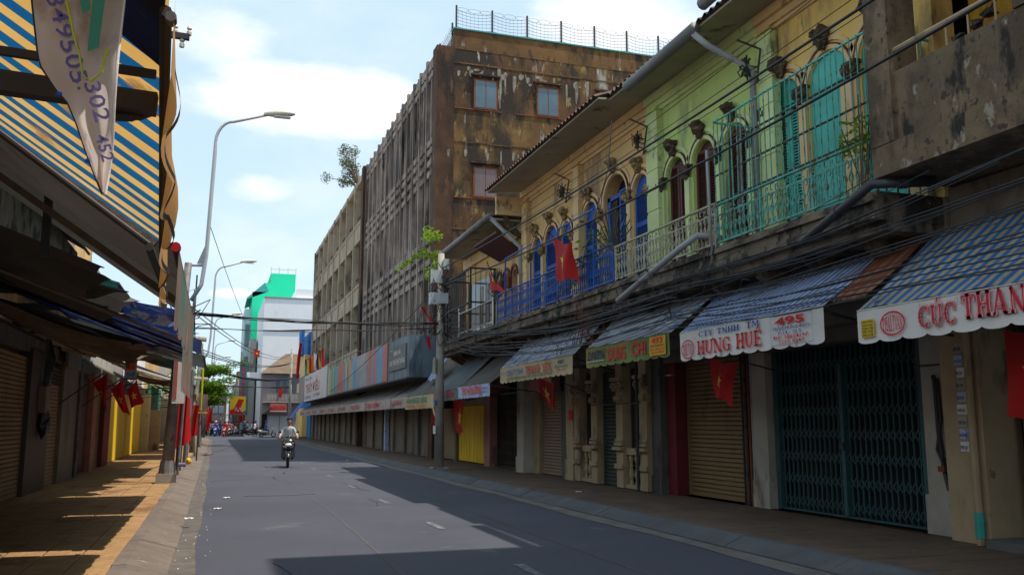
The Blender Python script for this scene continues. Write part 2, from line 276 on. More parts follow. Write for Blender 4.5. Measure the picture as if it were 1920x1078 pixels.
# ------------------------------------------------------------------ geometry helpers
WL = {}
def V(*a): return Vector(a)
class G:
    def __init__(s): s.v = []; s.f = []; s.sm = False
    def add(s, vs, fs):
        n = len(s.v); s.v += [tuple(q) for q in vs]; s.f += [tuple(n+i for i in f) for f in fs]; return s
    def box(s, x0, x1, y0, y1, z0, z1):
        return s.add([(x0,y0,z0),(x1,y0,z0),(x1,y1,z0),(x0,y1,z0),(x0,y0,z1),(x1,y0,z1),(x1,y1,z1),(x0,y1,z1)],
                     [(3,2,1,0),(4,5,6,7),(0,1,5,4),(1,2,6,5),(2,3,7,6),(3,0,4,7)])
    def quad(s, *p): return s.add(p, [(0,1,2,3)])
    def bar(s, p, q, w, h=None, up=(0,0,1)):
        p, q = Vector(p), Vector(q); h = h or w; d = (q-p).normalized(); up = Vector(up)
        if abs(d.dot(up)) > .98: up = Vector((1,0,0))
        a = d.cross(up).normalized()*w/2; b = a.cross(d).normalized()*h/2
        return s.add([p-a-b,p+a-b,p+a+b,p-a+b,q-a-b,q+a-b,q+a+b,q-a+b],[(0,1,2,3),(7,6,5,4),(0,4,5,1),(1,5,6,2),(2,6,7,3),(3,7,4,0)])
    def tube(s, pts, r, n=8, cap=True):
        pts = [Vector(p) for p in pts]; k = len(pts); rs = r if isinstance(r, (list, tuple)) else [r]*k
        base = len(s.v); pa = None
        for i, p in enumerate(pts):
            d = (pts[min(i+1,k-1)]-pts[max(i-1,0)])
            d = d.normalized() if d.length > 1e-9 else Vector((0,0,1))
            if pa is None: pa = d.orthogonal().normalized()
            pa = (pa - d*pa.dot(d)); pa = pa.normalized() if pa.length > 1e-6 else d.orthogonal().normalized()
            pb = d.cross(pa)
            for j in range(n):
                t = 2*math.pi*j/n; s.v.append(tuple(p+(pa*math.cos(t)+pb*math.sin(t))*rs[i]))
        for i in range(k-1):
            for j in range(n):
                a, b = base+i*n+j, base+i*n+(j+1) % n; s.f.append((a, b, b+n, a+n))
        if cap: s.f.append(tuple(base+j for j in range(n))[::-1]); s.f.append(tuple(base+(k-1)*n+j for j in range(n)))
        return s
    def lathe(s, c, prof, n=12):
        base = len(s.v)
        for r, z in prof:
            for j in range(n):
                t = 2*math.pi*j/n; s.v.append((c[0]+r*math.cos(t), c[1]+r*math.sin(t), c[2]+z))
        for i in range(len(prof)-1):
            for j in range(n):
                a, b = base+i*n+j, base+i*n+(j+1) % n; s.f.append((a, b, b+n, a+n))
        s.f.append(tuple(base+j for j in range(n))[::-1]); s.f.append(tuple(base+(len(prof)-1)*n+j for j in range(n)))
        return s
    def blob(s, c, rx, ry, rz, seed=0, rough=.25, n=8, m=6):
        q = random.Random(seed); base = len(s.v)
        s.v.append((c[0], c[1], c[2]-rz))
        for i in range(1, m):
            for j in range(n):
                t = math.pi*i/m; u = 2*math.pi*j/n; k = 1+q.uniform(-rough, rough)
                s.v.append((c[0]+rx*k*math.sin(t)*math.cos(u), c[1]+ry*k*math.sin(t)*math.sin(u), c[2]-rz*k*math.cos(t)))
        s.v.append((c[0], c[1], c[2]+rz)); top = len(s.v)-1
        for j in range(n): s.f.append((base, base+1+(j+1) % n, base+1+j)); s.f.append((top, top-n+j, top-n+(j+1) % n))
        for i in range(m-2):
            for j in range(n):
                a = base+1+i*n+j; b = base+1+i*n+(j+1) % n; s.f.append((a, b, b+n, a+n))
        return s
    def grid(s, fn, nu, nv, thick=0):
        base = len(s.v)
        for i in range(nu+1):
            for j in range(nv+1): s.v.append(tuple(fn(i/nu, j/nv)))
        for i in range(nu):
            for j in range(nv):
                a = base+i*(nv+1)+j; s.f.append((a, a+1, a+nv+2, a+nv+1))
        return s
    def mesh(s, name, off=(0,0,0), smooth=False):
        me = bpy.data.meshes.new(name); ox, oy, oz = off
        me.from_pydata([(a-ox, b-oy, c-oz) for a, b, c in s.v], [], s.f)
        if smooth: me.polygons.foreach_set('use_smooth', [True]*len(me.polygons))
        me.update(); return me
    def build(s, name, mat, parent=None, smooth=False, kind=None, label=None):
        off = WL[parent] if parent else V(0,0,0)
        me = s.mesh(name, off, smooth); me.materials.append(MATS[mat] if isinstance(mat, str) else mat)
        o = bpy.data.objects.new(name, me); COL.objects.link(o)
        if parent: o.parent = parent
        WL[o] = off
        if kind: o['kind'] = kind
        if label: o['label'] = label
        return o
def tag(o, label, cat, group=None):
    o['label'] = label; o['category'] = cat
    if group: o['group'] = group
    return o
def thing(name, label, cat, loc, group=None):
    o = bpy.data.objects.new(name, None); COL.objects.link(o); o.location = loc; o.empty_display_size = .2
    WL[o] = Vector(loc); return tag(o, label, cat, group)
def solo(g, name, mat, label, cat, group=None, smooth=False):
    xs = [v[0] for v in g.v]; ys = [v[1] for v in g.v]; zs = [v[2] for v in g.v]
    loc = Vector(((min(xs)+max(xs))/2, (min(ys)+max(ys))/2, min(zs)))
    me = g.mesh(name, loc, smooth); me.materials.append(MATS[mat]); o = bpy.data.objects.new(name, me); COL.objects.link(o); o.location = loc
    WL[o] = loc; return tag(o, label, cat, group)
def struct(g, name, mat, smooth=False): return g.build(name, mat, None, smooth, 'structure')
def piece(me, name, parent, loc, rot=None):
    o = bpy.data.objects.new(name, me); COL.objects.link(o); o.parent = parent; o.location = Vector(loc)-WL[parent]
    if rot: o.rotation_euler = rot
    WL[o] = Vector(loc); return o
def setmat(me, mat): me.materials.append(MATS[mat]); return me
def copy_tree(o, parent=None):
    c = o.copy(); COL.objects.link(c)
    if parent: c.parent = parent
    for ch in list(o.children): copy_tree(ch, c)
    return c
def sag(p, q, d, n=14):
    p, q = Vector(p), Vector(q); return [p.lerp(q, i/n)-Vector((0,0,d*4*(i/n)*(1-i/n))) for i in range(n+1)]
DG = bpy.context.evaluated_depsgraph_get

def text2d(s, size=1.0, bold=0.0, shear=0.0, width=None):
    """default-font text as flat polygons, left aligned at 0,0; scaled in x to width when given"""
    c = bpy.data.curves.new('t', 'FONT'); c.body = s; c.size = 1; c.offset = bold; c.shear = shear; c.resolution_u = 2
    o = bpy.data.objects.new('t', c); COL.objects.link(o); dg = DG(); dg.update(); me = bpy.data.meshes.new_from_object(o.evaluated_get(dg))
    vs = [(v.co.x, v.co.y) for v in me.vertices]; fs = [tuple(p.vertices) for p in me.polygons]
    bpy.data.objects.remove(o); bpy.data.curves.remove(c); bpy.data.meshes.remove(me)
    if not vs: return [], []
    x0 = min(v[0] for v in vs); x1 = max(v[0] for v in vs); k = size/.73
    kx = k if width is None else width/(x1-x0)
    return [((x-x0)*kx, y*k) for x, y in vs], fs
def lettering(g, s, o, u, v, n, size, width=None, bold=.01, shear=0.0, warp=None):
    vs, fs = text2d(s, size, bold, shear, width); o, u, v, n = Vector(o), Vector(u), Vector(v), Vector(n)
    g.add([(o+u*a+v*b+n*(warp(a, b) if warp else 0)) for a, b in vs], fs); return max([a for a, b in vs] or [0])
# slab-serif capitals for the painted shop names
def slab(s):
    P = []; x = 0; T = .2
    def rect(a, b, c, d): P.append([(a,c),(b,c),(b,d),(a,d)])
    def stem(a, top=1, bot=1, t=T):
        rect(a, a+t, 0, 1)
        if top: rect(a-.07, a+t+.07, .9, 1)
        if bot: rect(a-.07, a+t+.07, 0, .1)
    def diag(a, b, t, z0=0, z1=1): P.append([(a,z0),(a+t,z0),(b+t,z1),(b,z1)])
    def arc(cx, cz, ro, rz, a0, a1, t, n=10, tz=.09):
        for i in range(n):
            p, q = R(a0+(a1-a0)*i/n), R(a0+(a1-a0)*(i+1)/n)
            P.append([(cx+ro*math.cos(p), cz+rz*math.sin(p)), (cx+ro*math.cos(q), cz+rz*math.sin(q)), (cx+(ro-t)*math.cos(q), cz+(rz-tz)*math.sin(q)), (cx+(ro-t)*math.cos(p), cz+(rz-tz)*math.sin(p))])
    for ch in s:
        acc = ''; b = ch
        for base, m in (('U','ƯÚ'),('E','ÊẾ'),('A','À'),('D','Đ'),('O','Ô')):
            if ch in m: b = base; acc = {'Ư':'h','Ú':'a','Ê':'c','Ế':'ca','À':'g','Đ':'d','Ô':'c'}[ch]
        if b == ' ': x += .42; continue
        w = .86
        if b == 'H': stem(x+.08); stem(x+.6); rect(x+.28, x+.6, .45, .56)
        elif b == 'U': stem(x+.08, 1, 0, .19); P.pop(-2); rect(x+.08, x+.27, .33, .9); rect(x+.62, x+.76, .33, .9); rect(x+.54, x+.84, .9, 1); arc(x+.42, .33, .34, .33, 180, 360, .17)
        elif b == 'N': rect(x+.1, x+.2, 0, 1); rect(x+.02, x+.3, 0, .1); rect(x+.7, x+.8, 0, 1); rect(x+.6, x+.88, .9, 1); P.append([(x+.0,1),(x+.22,1),(x+.8,0),(x+.6,0)]); w = .9
        elif b in 'CG':
            arc(x+.44, .5, .42, .5, 48, 312, .19)
            rect(x+.66, x+.76, .64, .98)
            if b == 'G': rect(x+.58, x+.77, .04, .44); rect(x+.48, x+.86, .38, .47)
            else: rect(x+.66, x+.74, .06, .26)
        elif b == 'O': arc(x+.44, .5, .42, .5, 0, 360, .19, 16); w = .9
        elif b == 'E': stem(x+.08); rect(x+.28, x+.74, .9, 1); rect(x+.28, x+.76, 0, .1); rect(x+.28, x+.56, .46, .55); rect(x+.65, x+.74, .72, .9); rect(x+.67, x+.76, .1, .28); rect(x+.5, x+.57, .38, .64); w = .82
        elif b == 'T': stem(x+.33, 0, 1); rect(x+.04, x+.82, .9, 1); rect(x+.04, x+.12, .7, .9); rect(x+.74, x+.82, .7, .9)
        elif b == 'A': diag(x+.05, x+.36, .1); P.append([(x+.36,1),(x+.54,1),(x+.84,0),(x+.62,0)]); rect(x+.22, x+.66, .28, .36); rect(x-.02, x+.24, 0, .1); rect(x+.54, x+.92, 0, .1); w = .9
        elif b == 'Y': rect(x+.34, x+.53, 0, .45); rect(x+.26, x+.61, 0, .1); P.append([(x+.34,.45),(x+.53,.45),(x+.24,1),(x+.04,1)]); P.append([(x+.43,.45),(x+.53,.45),(x+.82,1),(x+.7,1)]); rect(x, x+.32, .92, 1); rect(x+.64, x+.9, .92, 1)
        elif b == 'I': stem(x+.1); w = .42
        elif b == 'D': stem(x+.08); arc(x+.30, .5, .5, .5, -90, 90, .19)
        elif b == 'M': rect(x+.08, x+.17, 0, 1); rect(x+.8, x+1.0, 0, 1); P.append([(x+.08,1),(x+.3,1),(x+.6,.1),(x+.5,.1)]); P.append([(x+.5,.1),(x+.6,.1),(x+.9,1),(x+.8,1)]); rect(x, x+.26, 0, .1); rect(x+.73, x+1.07, 0, .1); w = 1.12
        c = x+w/2
        if 'c' in acc: P.append([(c-.2,1.06),(c-.1,1.06),(c+.02,1.2),(c-.03,1.26)]); P.append([(c+.2,1.06),(c+.1,1.06),(c-.02,1.2),(c+.03,1.26)])
        if 'a' in acc: k = .16 if 'c' in acc else 0; P.append([(c-.02+k,1.08+k),(c+.08+k,1.08+k),(c+.2+k,1.34+k),(c+.08+k,1.34+k)])
        if acc == 'h': P.append([(x+.76,.86),(x+.92,.92),(x+.96,1.1),(x+.86,1.1)])
        if acc == 'd': rect(x-.04, x+.4, .45, .55)
        x += w+.07
    return P, x
def slabtext(g, s, o, u, v, n, height, width, warp=None, grow=0.0):
    P, w = slab(s); o, u, v, n = Vector(o), Vector(u), Vector(v), Vector(n)
    for i, poly in enumerate(P):
        cx = sum(p[0] for p in poly)/len(poly); cz = sum(p[1] for p in poly)/len(poly)
        pts = []
        for a, b in poly:
            a += grow*(1 if a > cx else -1); b += grow*(1 if b > cz else -1)
            a = a*width/w; b = b*height
            pts.append(o+u*a+v*b+n*(i*.00012+(warp(a, b) if warp else 0)))
        g.add(pts, [tuple(range(len(pts)))])
def ellipse_ring(g, o, u, v, n, rx, ry, t, k=28):
    o, u, v, n = Vector(o), Vector(u), Vector(v), Vector(n); b = len(g.v)
    for i in range(k):
        a = 2*math.pi*i/k
        g.v.append(tuple(o+u*rx*math.cos(a)+v*ry*math.sin(a)+n)); g.v.append(tuple(o+u*(rx-t)*math.cos(a)+v*(ry-t)*math.sin(a)+n))
    for i in range(k):
        p, q = b+2*i, b+2*((i+1) % k); g.f.append((p, q, q+1, p+1))
UR, VR, NR = V(0,-1,0), V(0,0,1), V(-1,0,0)     # right-hand signs face the street: text runs towards the viewer

# ------------------------------------------------------------------ ground, road, pavements
struct(G().box(-400, 400, -60, 900, -.30, -.02), 'ground', 'ground_dust')
struct(G().add([(-.36,-20,0),(6.1,-20,0),(6.1,420,0),(-.36,420,0)], [(0,1,2,3)]), 'road', 'asphalt')
struct(G().add([(-60,90,.004),(70,90,.004),(70,103,.004),(-60,103,.004)], [(0,1,2,3)]), 'cross_street', 'asphalt')
gg = G(); prev = None
for i in range(430):
    y = 2+i*.2; w = -.13+.02*math.sin(i*.21)+.015*math.sin(i*.083)+rnd.uniform(-.004,.004)
    if prev: gg.add([(-.40,prev[0],.006),(prev[1],prev[0],.006),(w,y,.006),(-.40,y,.006)], [(0,1,2,3)])
    prev = (y, w)
struct(gg, 'gutter_left', 'gutter_dust')
gg = G(); prev = None
for i in range(110):
    y = 2+i*.8; w = .05*math.sin(i*.7)+rnd.uniform(-.03,.03)
    if prev: gg.add([(5.82+prev[1],prev[0],.006),(6.14,prev[0],.006),(6.14,y,.006),(5.82+w,y,.006)], [(0,1,2,3)])
    prev = (y, w)
struct(gg, 'gutter_right', 'gutter_pale')
lm = G()
for i in range(9):
    y = 4.2+i*4.4; g1 = []
    for k in range(5):
        yy = y+k*.25
        g1 += [(3.2+rnd.uniform(-.015,.015), yy, .006), (3.31+rnd.uniform(-.015,.015), yy, .006)]
    lm.add(g1, [(2*k, 2*k+1, 2*k+3, 2*k+2) for k in range(4)])
struct(lm, 'lane_marking', 'paint_white')
# tar seams / utility cuts in the asphalt
sm = G()
for pts in ([(1.9,9),(2.0,16),(1.95,30),(2.05,60)], [(4.3,8),(4.35,20),(4.3,40)]):
    for (a, b), (c, d) in zip(pts, pts[1:]): sm.add([(a,b,.005),(a+.02,b,.005),(c+.02,d,.005),(c,d,.005)], [(0,1,2,3)])
struct(sm, 'road_seam', 'gutter_dust')

cr = G()
for k in range(7):
    p = [rnd.uniform(.3,5.8), rnd.uniform(8,30)]; dy = rnd.choice((-1,1)); hor = rnd.random() < .4
    for m_ in range(rnd.randint(6,14)):
        q_ = [p[0]+(rnd.uniform(.05,.2) if hor else rnd.uniform(-.09,.09)), p[1]+(rnd.uniform(-.08,.08) if hor else dy*rnd.uniform(.1,.35))]
        if q_[0] > 5.9: break
        cr.bar((p[0],p[1],.003),(q_[0],q_[1],.003), rnd.uniform(.003,.006), .006); p = q_
struct(cr, 'road_crack', 'crack_dark')
pavl = G().box(-3.9, -.9, -12, 90, -.02, .07); pavl = struct(pavl, 'pavement_left', 'joint')
pavr = G().box(6.5, 9.6, -12, 88, -.02, .07); pavr = struct(pavr, 'pavement_right', 'joint')
def tile_mesh(s, mat):
    h = s/2-.007; k = h-.008
    g = G().add([(-h,-h,.045),(h,-h,.045),(h,h,.045),(-h,h,.045),(-k,-k,.05),(k,-k,.05),(k,k,.05),(-k,k,.05),(-h,-h,0),(h,-h,0),(h,h,0),(-h,h,0)],
        [(4,5,6,7),(0,1,5,4),(1,2,6,5),(2,3,7,6),(3,0,4,7),(8,9,1,0),(9,10,2,1),(10,11,3,2),(11,8,0,3)])
    return setmat(g.mesh('paver'), mat)
ty = tile_mesh(.4, 'paver_yellow'); tb = tile_mesh(.4, 'paver_brown')
def tiles(parent, me, xs, y0, n1, y1, mat):
    y = y0
    for j in range(n1):
        for x in xs: piece(me, 'paving_tile', parent, (x, y0+j*.4, .07+rnd.uniform(-.003, .002)), (rnd.uniform(-.006,.006), rnd.uniform(-.006,.006), 0))
    g = G(); yy = y0+n1*.4
    while yy < y1:
        for x in xs:
            z = .12+rnd.uniform(-.003,.002); g.add([(x-.194,yy-.194,z),(x+.194,yy-.194,z),(x+.194,yy+.194,z),(x-.194,yy+.194,z),(x-.196,yy-.196,.07),(x+.196,yy-.196,.07),(x+.196,yy+.196,.07),(x-.196,yy+.196,.07)],
                                                   [(0,1,2,3),(4,5,1,0),(5,6,2,1),(6,7,3,2),(7,4,0,3)])
        yy += .4
    o = g.build('paving_tiles', mat, parent, kind='stuff')
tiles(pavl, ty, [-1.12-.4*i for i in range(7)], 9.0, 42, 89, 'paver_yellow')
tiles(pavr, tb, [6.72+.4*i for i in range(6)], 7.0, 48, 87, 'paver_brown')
def kerb(name, x0, x1, x2, mat, y1):
    """sloped cast kerb: x0 road side foot, x1 shoulder, x2 pavement side"""
    me = setmat(G().add([(0,0,-.02),(0,0,.02),(x1-x0,0,.135),(x2-x0,0,.135),(x2-x0,0,-.02),(0,1.99,-.02),(0,1.99,.02),(x1-x0,1.99,.135),(x2-x0,1.99,.135),(x2-x0,1.99,-.02)],
        [(0,1,2,3,4),(9,8,7,6,5),(0,5,6,1),(1,6,7,2),(2,7,8,3),(3,8,9,4)]).mesh('kerb_stone'), mat)
    r = struct(G().box(min(x0,x2)+.05, max(x0,x2)-.01, -10, y1, -.03, 0.012), name, mat)
    y = -8
    while y < y1: piece(me, 'kerb_stone', r, (x0+rnd.uniform(-.012,.012), y, rnd.uniform(-.006,.004)), (0,0,rnd.uniform(-.004,.004))); y += 2.0
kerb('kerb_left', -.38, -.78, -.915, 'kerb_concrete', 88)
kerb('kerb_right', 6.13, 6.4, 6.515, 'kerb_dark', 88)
# kerb bulge by the drain at the far left corner, a low worn concrete mound
struct(G().blob((-.55, 47, .04), .5, 2.6, .16, 3, .06, 12, 8), 'kerb_mound', 'kerb_concrete', True)
# far pavements past the crossing
struct(G().box(3.2, 14, 103, 300, -.02, .12), 'far_pavement', 'concrete_far')

# ------------------------------------------------------------------ shared builders
def ribbed(x, y0, y1, z0, z1, pitch=.09, d=.018):
    g = G(); n = int((z1-z0)/pitch); vs = []
    for i in range(n):
        a = z0+i*pitch; vs += [(x, a), (x-d, a+pitch*.25), (x-d, a+pitch*.7), (x, a+pitch*.98)]
    b = len(g.v)
    for (xx, z) in vs: g.v += [(xx,y0,z),(xx,y1,z)]
    for i in range(len(vs)-1): g.f.append((b+2*i, b+2*i+2, b+2*i+3, b+2*i+1))
    return g
def slat_shutter(parent, x, y0, y1, z0, z1, mat, pitch=.085, side=-1, name='slat'):
    """roller shutter built slat by slat; side = which way it bulges in x"""
    w = y1-y0; d = .022*side
    me = setmat(G().add([(0,0,0),(d,0,pitch*.2),(d,0,pitch*.7),(0,0,pitch*.93),(0,w,0),(d,w,pitch*.2),(d,w,pitch*.7),(0,w,pitch*.93)],
             [(0,4,5,1),(1,5,6,2),(2,6,7,3)]).mesh('slat'), mat)
    z = z0
    while z < z1-.01: piece(me, name, parent, (x, y0, z)); z += pitch
def shutter(label, x, y0, y1, z0, z1, mat, side=-1, slats=True, group=None):
    t = thing('roller_shutter', label, 'shutter', (x, (y0+y1)/2, z0), group)
    G().box(x+.02 if side < 0 else x-.05, x+.05 if side < 0 else x-.02, y0, y1, z0, z1).build('backing', 'void', t)
    if slats: slat_shutter(t, x, y0+.04, y1-.04, z0+.08, z1, mat, side=side)
    else:
        g = ribbed(x, y0+.04, y1-.04, z0+.08, z1)
        if side > 0: g.v = [(2*x-a, b, c) for a, b, c in g.v]
        g.build('curtain', mat, t)
    for yy in (y0, y1-.05): G().box(x-.05, x+.03, yy, yy+.05, z0, z1).build('guide_rail', mat, t)
    G().box(x-.03, x+.03, y0+.05, y1-.05, z0, z0+.08).build('bottom_rail', mat, t)
    return t
def pillar(label, x0, x1, y0, y1, z0, z1, mat, group=None, plinth=.0, name='pillar'):
    t = thing(name, label, 'pillar', ((x0+x1)/2, (y0+y1)/2, z0), group)
    G().box(x0, x1, y0, y1, z0, z1).build('shaft', mat, t)
    if plinth: G().box(x0-.03, x1, y0-.03, y1+.03, z0, z0+plinth).build('plinth', mat, t)
    return t
def arc_pts(yc, zs, r, n=12, a0=0, a1=180): return [(yc+r*math.cos(R(a0+(a1-a0)*i/n)), zs+r*math.sin(R(a0+(a1-a0)*i/n))) for i in range(n+1)]
def arched_wall(x, th, y0, y1, z0, z1, ops, n=12):
    """wall plane at x facing -x with round-headed openings ops=(yc, w, zspring)"""
    g = G(); cur = y0
    for yc, w, zs in sorted(ops):
        a, b = yc-w/2, yc+w/2
        g.box(x, x+th, cur, a, z0, z1); cur = b
        P = arc_pts(yc, zs, w/2, n)[::-1]
        k = len(g.v)
        for (yy, zz) in P: g.v += [(x,yy,zz),(x,yy,z1),(x+th,yy,zz)]
        for i in range(n):
            q = k+3*i; g.f.append((q, q+3, q+4, q+1)); g.f.append((q, q+2, q+5, q+3))
    g.box(x, x+th, cur, y1, z0, z1)
    return g
def arch_ring(x, yc, zs, r, t, d, n=12, a0=0, a1=180):
    g = G(); b = 0
    for i in range(n+1):
        t0 = R(a0+(a1-a0)*i/n); c, s_ = math.cos(t0), math.sin(t0)
        g.v += [(x,yc+r*c,zs+r*s_),(x-d,yc+r*c,zs+r*s_),(x-d,yc+(r+t)*c,zs+(r+t)*s_),(x,yc+(r+t)*c,zs+(r+t)*s_)]
    for i in range(n):
        q = 4*i
        for a in range(4): g.f.append((q+a, q+(a+1) % 4, q+4+(a+1) % 4, q+4+a))
    g.f += [(0,1,2,3), tuple(4*n+i for i in (3,2,1,0))]
    return g
def louvre_leaf(parent, x, y0, y1, z0, z1, mat, arched=None, name='shutter_leaf', panels=2):
    """hinged louvred leaf in the opening: stiles and rails, with louvre blades joined inside"""
    g = G(); w = .07
    g.box(x, x+.04, y0, y0+w, z0, z1); g.box(x, x+.04, y1-w, y1, z0, z1)
    zz = [z0+(z1-z0)*i/panels for i in range(panels+1)]
    for z in zz: g.box(x-.003, x+.043, y0+w, y1-w, max(z0, z-.05), min(z1, z+.05))
    leaf = g.build(name, mat, parent)
    b = G(); z = z0+.09
    while z < z1-.08:
        b.add([(x+.002,y0+w,z),(x+.002,y1-w,z),(x+.036,y1-w,z+.035),(x+.036,y0+w,z+.035),(x+.01,y0+w,z-.006),(x+.01,y1-w,z-.006)], [(0,1,2,3),(4,5,1,0)]); z += .05
    o = b.build('louvres', mat, leaf, kind='stuff'); return leaf
def railing_scroll(parent, x, y0, y1, z0, z1, mat, dens=.118, sub='scrollwork'):
    h = z1-z0
    G().bar((x,y0,z1),(x,y1,z1), .045, .03).build('top_rail', mat, parent)
    G().bar((x,y0,z0+.03),(x,y1,z0+.03), .03, .03).build('bottom_rail', mat, parent)
    G().bar((x,y0,z1-.17),(x,y1,z1-.17), .018, .018).build('middle_rail', mat, parent)
    n = max(2, round((y1-y0)/1.3))
    for i in range(n+1): G().bar((x+.01,y0+(y1-y0)*i/n,z0-.03),(x+.01,y0+(y1-y0)*i/n,z1+.02), .035).build('post', mat, parent)
    g = G(); m = int((y1-y0)/dens); r = dens*.36
    def ring(yc, zc, rr, a0, a1, k=7):
        for i in range(k):
            p, q = R(a0+(a1-a0)*i/k), R(a0+(a1-a0)*(i+1)/k)
            g.bar((x,yc+rr*math.cos(p),zc+rr*math.sin(p)),(x,yc+rr*math.cos(q),zc+rr*math.sin(q)), .014, .012, up=(1,0,0))
    for i in range(m):
        yc = y0+(i+.5)*(y1-y0)/m; zm = z0+.03+(h-.2)/2; hh = (h-.2)/2
        g.bar((x,yc,z0+.03),(x,yc,z1-.17), .017)
        ring(yc-r, z1-.17-r*1.1, r, 0, 250); ring(yc+r, z0+.03+r*1.1, r, 180, 430)
        for sg in (-1, 1):   # lozenge in the middle
            g.bar((x-.006,yc,zm+hh*.42),(x-.006,yc+sg*dens*.36,zm), .012); g.bar((x-.006,yc+sg*dens*.36,zm),(x-.006,yc,zm-hh*.42), .012)
        # greek key in the frieze
        a, b = z1-.15, z1-.03; k = dens*.25
        if i % 2 == 0:
            pts = [(yc-dens/2,a),(yc+k,a),(yc+k,b-.03),(yc-k*.4,b-.03),(yc-k*.4,a+.04)]
        else: pts = [(yc-dens/2,b),(yc+k,b),(yc+k,a+.03),(yc-k*.4,a+.03)]
        for (p, q), (s_, t_) in zip(pts, pts[1:]): g.bar((x,p,q),(x,s_,t_), .013, .011, up=(1,0,0))
    g.build(sub, mat, parent, kind='stuff')
def awning(label, y0, y1, xf, zf, xb, zb, mat, vmat=None, drop=.4, group=None, arms=True, lab=None, sagd=.03, scal=None, vdir=0.0, fmat='iron_dark', n=None, y0b=None, y1b=None, rib=0.0, cat='awning'):
    """sloping cloth or sheet awning, back edge on the wall (xb, zb), front edge (xf, zf), hanging valance"""
    y0b = y0 if y0b is None else y0b; y1b = y1 if y1b is None else y1b
    t = thing('awning', label, cat, (xb, (y0+y1)/2, zb), group); ph = rnd.uniform(0, 6)
    def fn(u, v):
        ya = y0+(y1-y0)*u; yb = y0b+(y1b-y0b)*u
        x = xf+(xb-xf)*v; z = zf+(zb-zf)*v-sagd*math.sin(math.pi*v)*(1+.5*math.sin(ya*3.1+ph))+.008*math.sin(ya*9+v*4+ph)
        if rib: z += rib*(1 if (int(u*nu) % 2) else -1)
        return (x, ya+(yb-ya)*v, z)
    nu = n or max(10, int((y1-y0)*6)); G().grid(fn, nu, 8).build('canopy', mat, t, smooth=not rib)
    G().tube([(xf,y0-.02,zf-.03),(xf,y1+.02,zf-.03)], .022, 6).build('front_bar', fmat, t)
    if arms:
        for yy, yb in ((y0+.08, y0b+.08), (y1-.08, y1b-.08)): G().bar((xf,yy,zf-.06),(xb,yb,zf-.25), .03).build('support_arm', fmat, t)
        for k in range(1, 3): yy = y0+(y1-y0)*k/3; G().bar((xf,yy,zf-.05),(xb,yy,zb-.07), .025).build('rafter', fmat, t)
    if vmat:
        sc = scal or max(3, round((y1-y0)/.34)); sgn = -1 if xf < xb else 1
        def vf(u, v):
            yy = y0+(y1-y0)*u; s_ = abs(math.sin(math.pi*u*sc)); d = drop*(1-.09*(1-s_**.5))
            return (xf-.02*(1 if xf<xb else -1)+.008*math.sin(u*sc*3.3+ph)*v+vdir*v, yy, zf-.01-d*v)
        G().grid(vf, sc*8, 4).build('valance', vmat, t, smooth=True)
    return t
def flag(label, hoist_top, hoist_bot, fly_top, fly_bot, pole=None, amp=.05, star=.22, waves=2.2, mat='flag_red', group='red flags with a yellow star', seed=0, starmat='flag_star'):
    a, b, c, d = map(Vector, (hoist_top, hoist_bot, fly_top, fly_bot)); t = thing('flag', label, 'flag', a if pole is None else pole[0], group)
    nrm = (c-a).cross(b-a).normalized()
    def fn(u, v):
        L_ = (c-a).length; p = a.lerp(c, u).lerp(b.lerp(d, u), v); k_ = math.sin(math.pi*u)
        p = p+V(0,0,-.07*L_*k_*(1-v)-.05*L_*math.sin(u*7+seed)*v-.04*L_*k_*v)+(c-a)*(-.10*math.sin(math.pi*v)*u)
        return p+nrm*amp*(1.5*math.sin(u*waves*3.14+v*1.8+seed)*(.25+.75*u)+.5*math.sin(u*11+v*5+seed*2)*(.3+.7*v))
    G().grid(fn, 20, 14).build('cloth', mat, t, smooth=True)
    if star:
        for sd in (.014, -.014):
            g = G(); L1, L2 = (c-a).length, (b-a).length; pts = [fn(.5,.5)+nrm*sd]
            for i in range(10):
                r_ = star*(1 if i % 2 == 0 else .4)*min(L1, L2)*1.15; th = math.pi/2+i*math.pi/5+.15
                pts.append(fn(.5-r_*math.cos(th)/L1, .5-r_*math.sin(th)/L2)+nrm*sd)
            g.add(pts, [(0, i+1, (i+1) % 10+1) for i in range(10)]); g.build('star', starmat, t)
    if pole: G().tube([pole[0], pole[1]], .012, 6).build('pole', 'iron_dark', t)
    return t
def cable(label, pts_list, r=.012, mat='cable', group=None, name='power_cable', cat='cable'):
    g = G()
    for p in pts_list: g.tube(p, r, 5, cap=False)
    return solo(g, name, mat, label, cat, group, True)

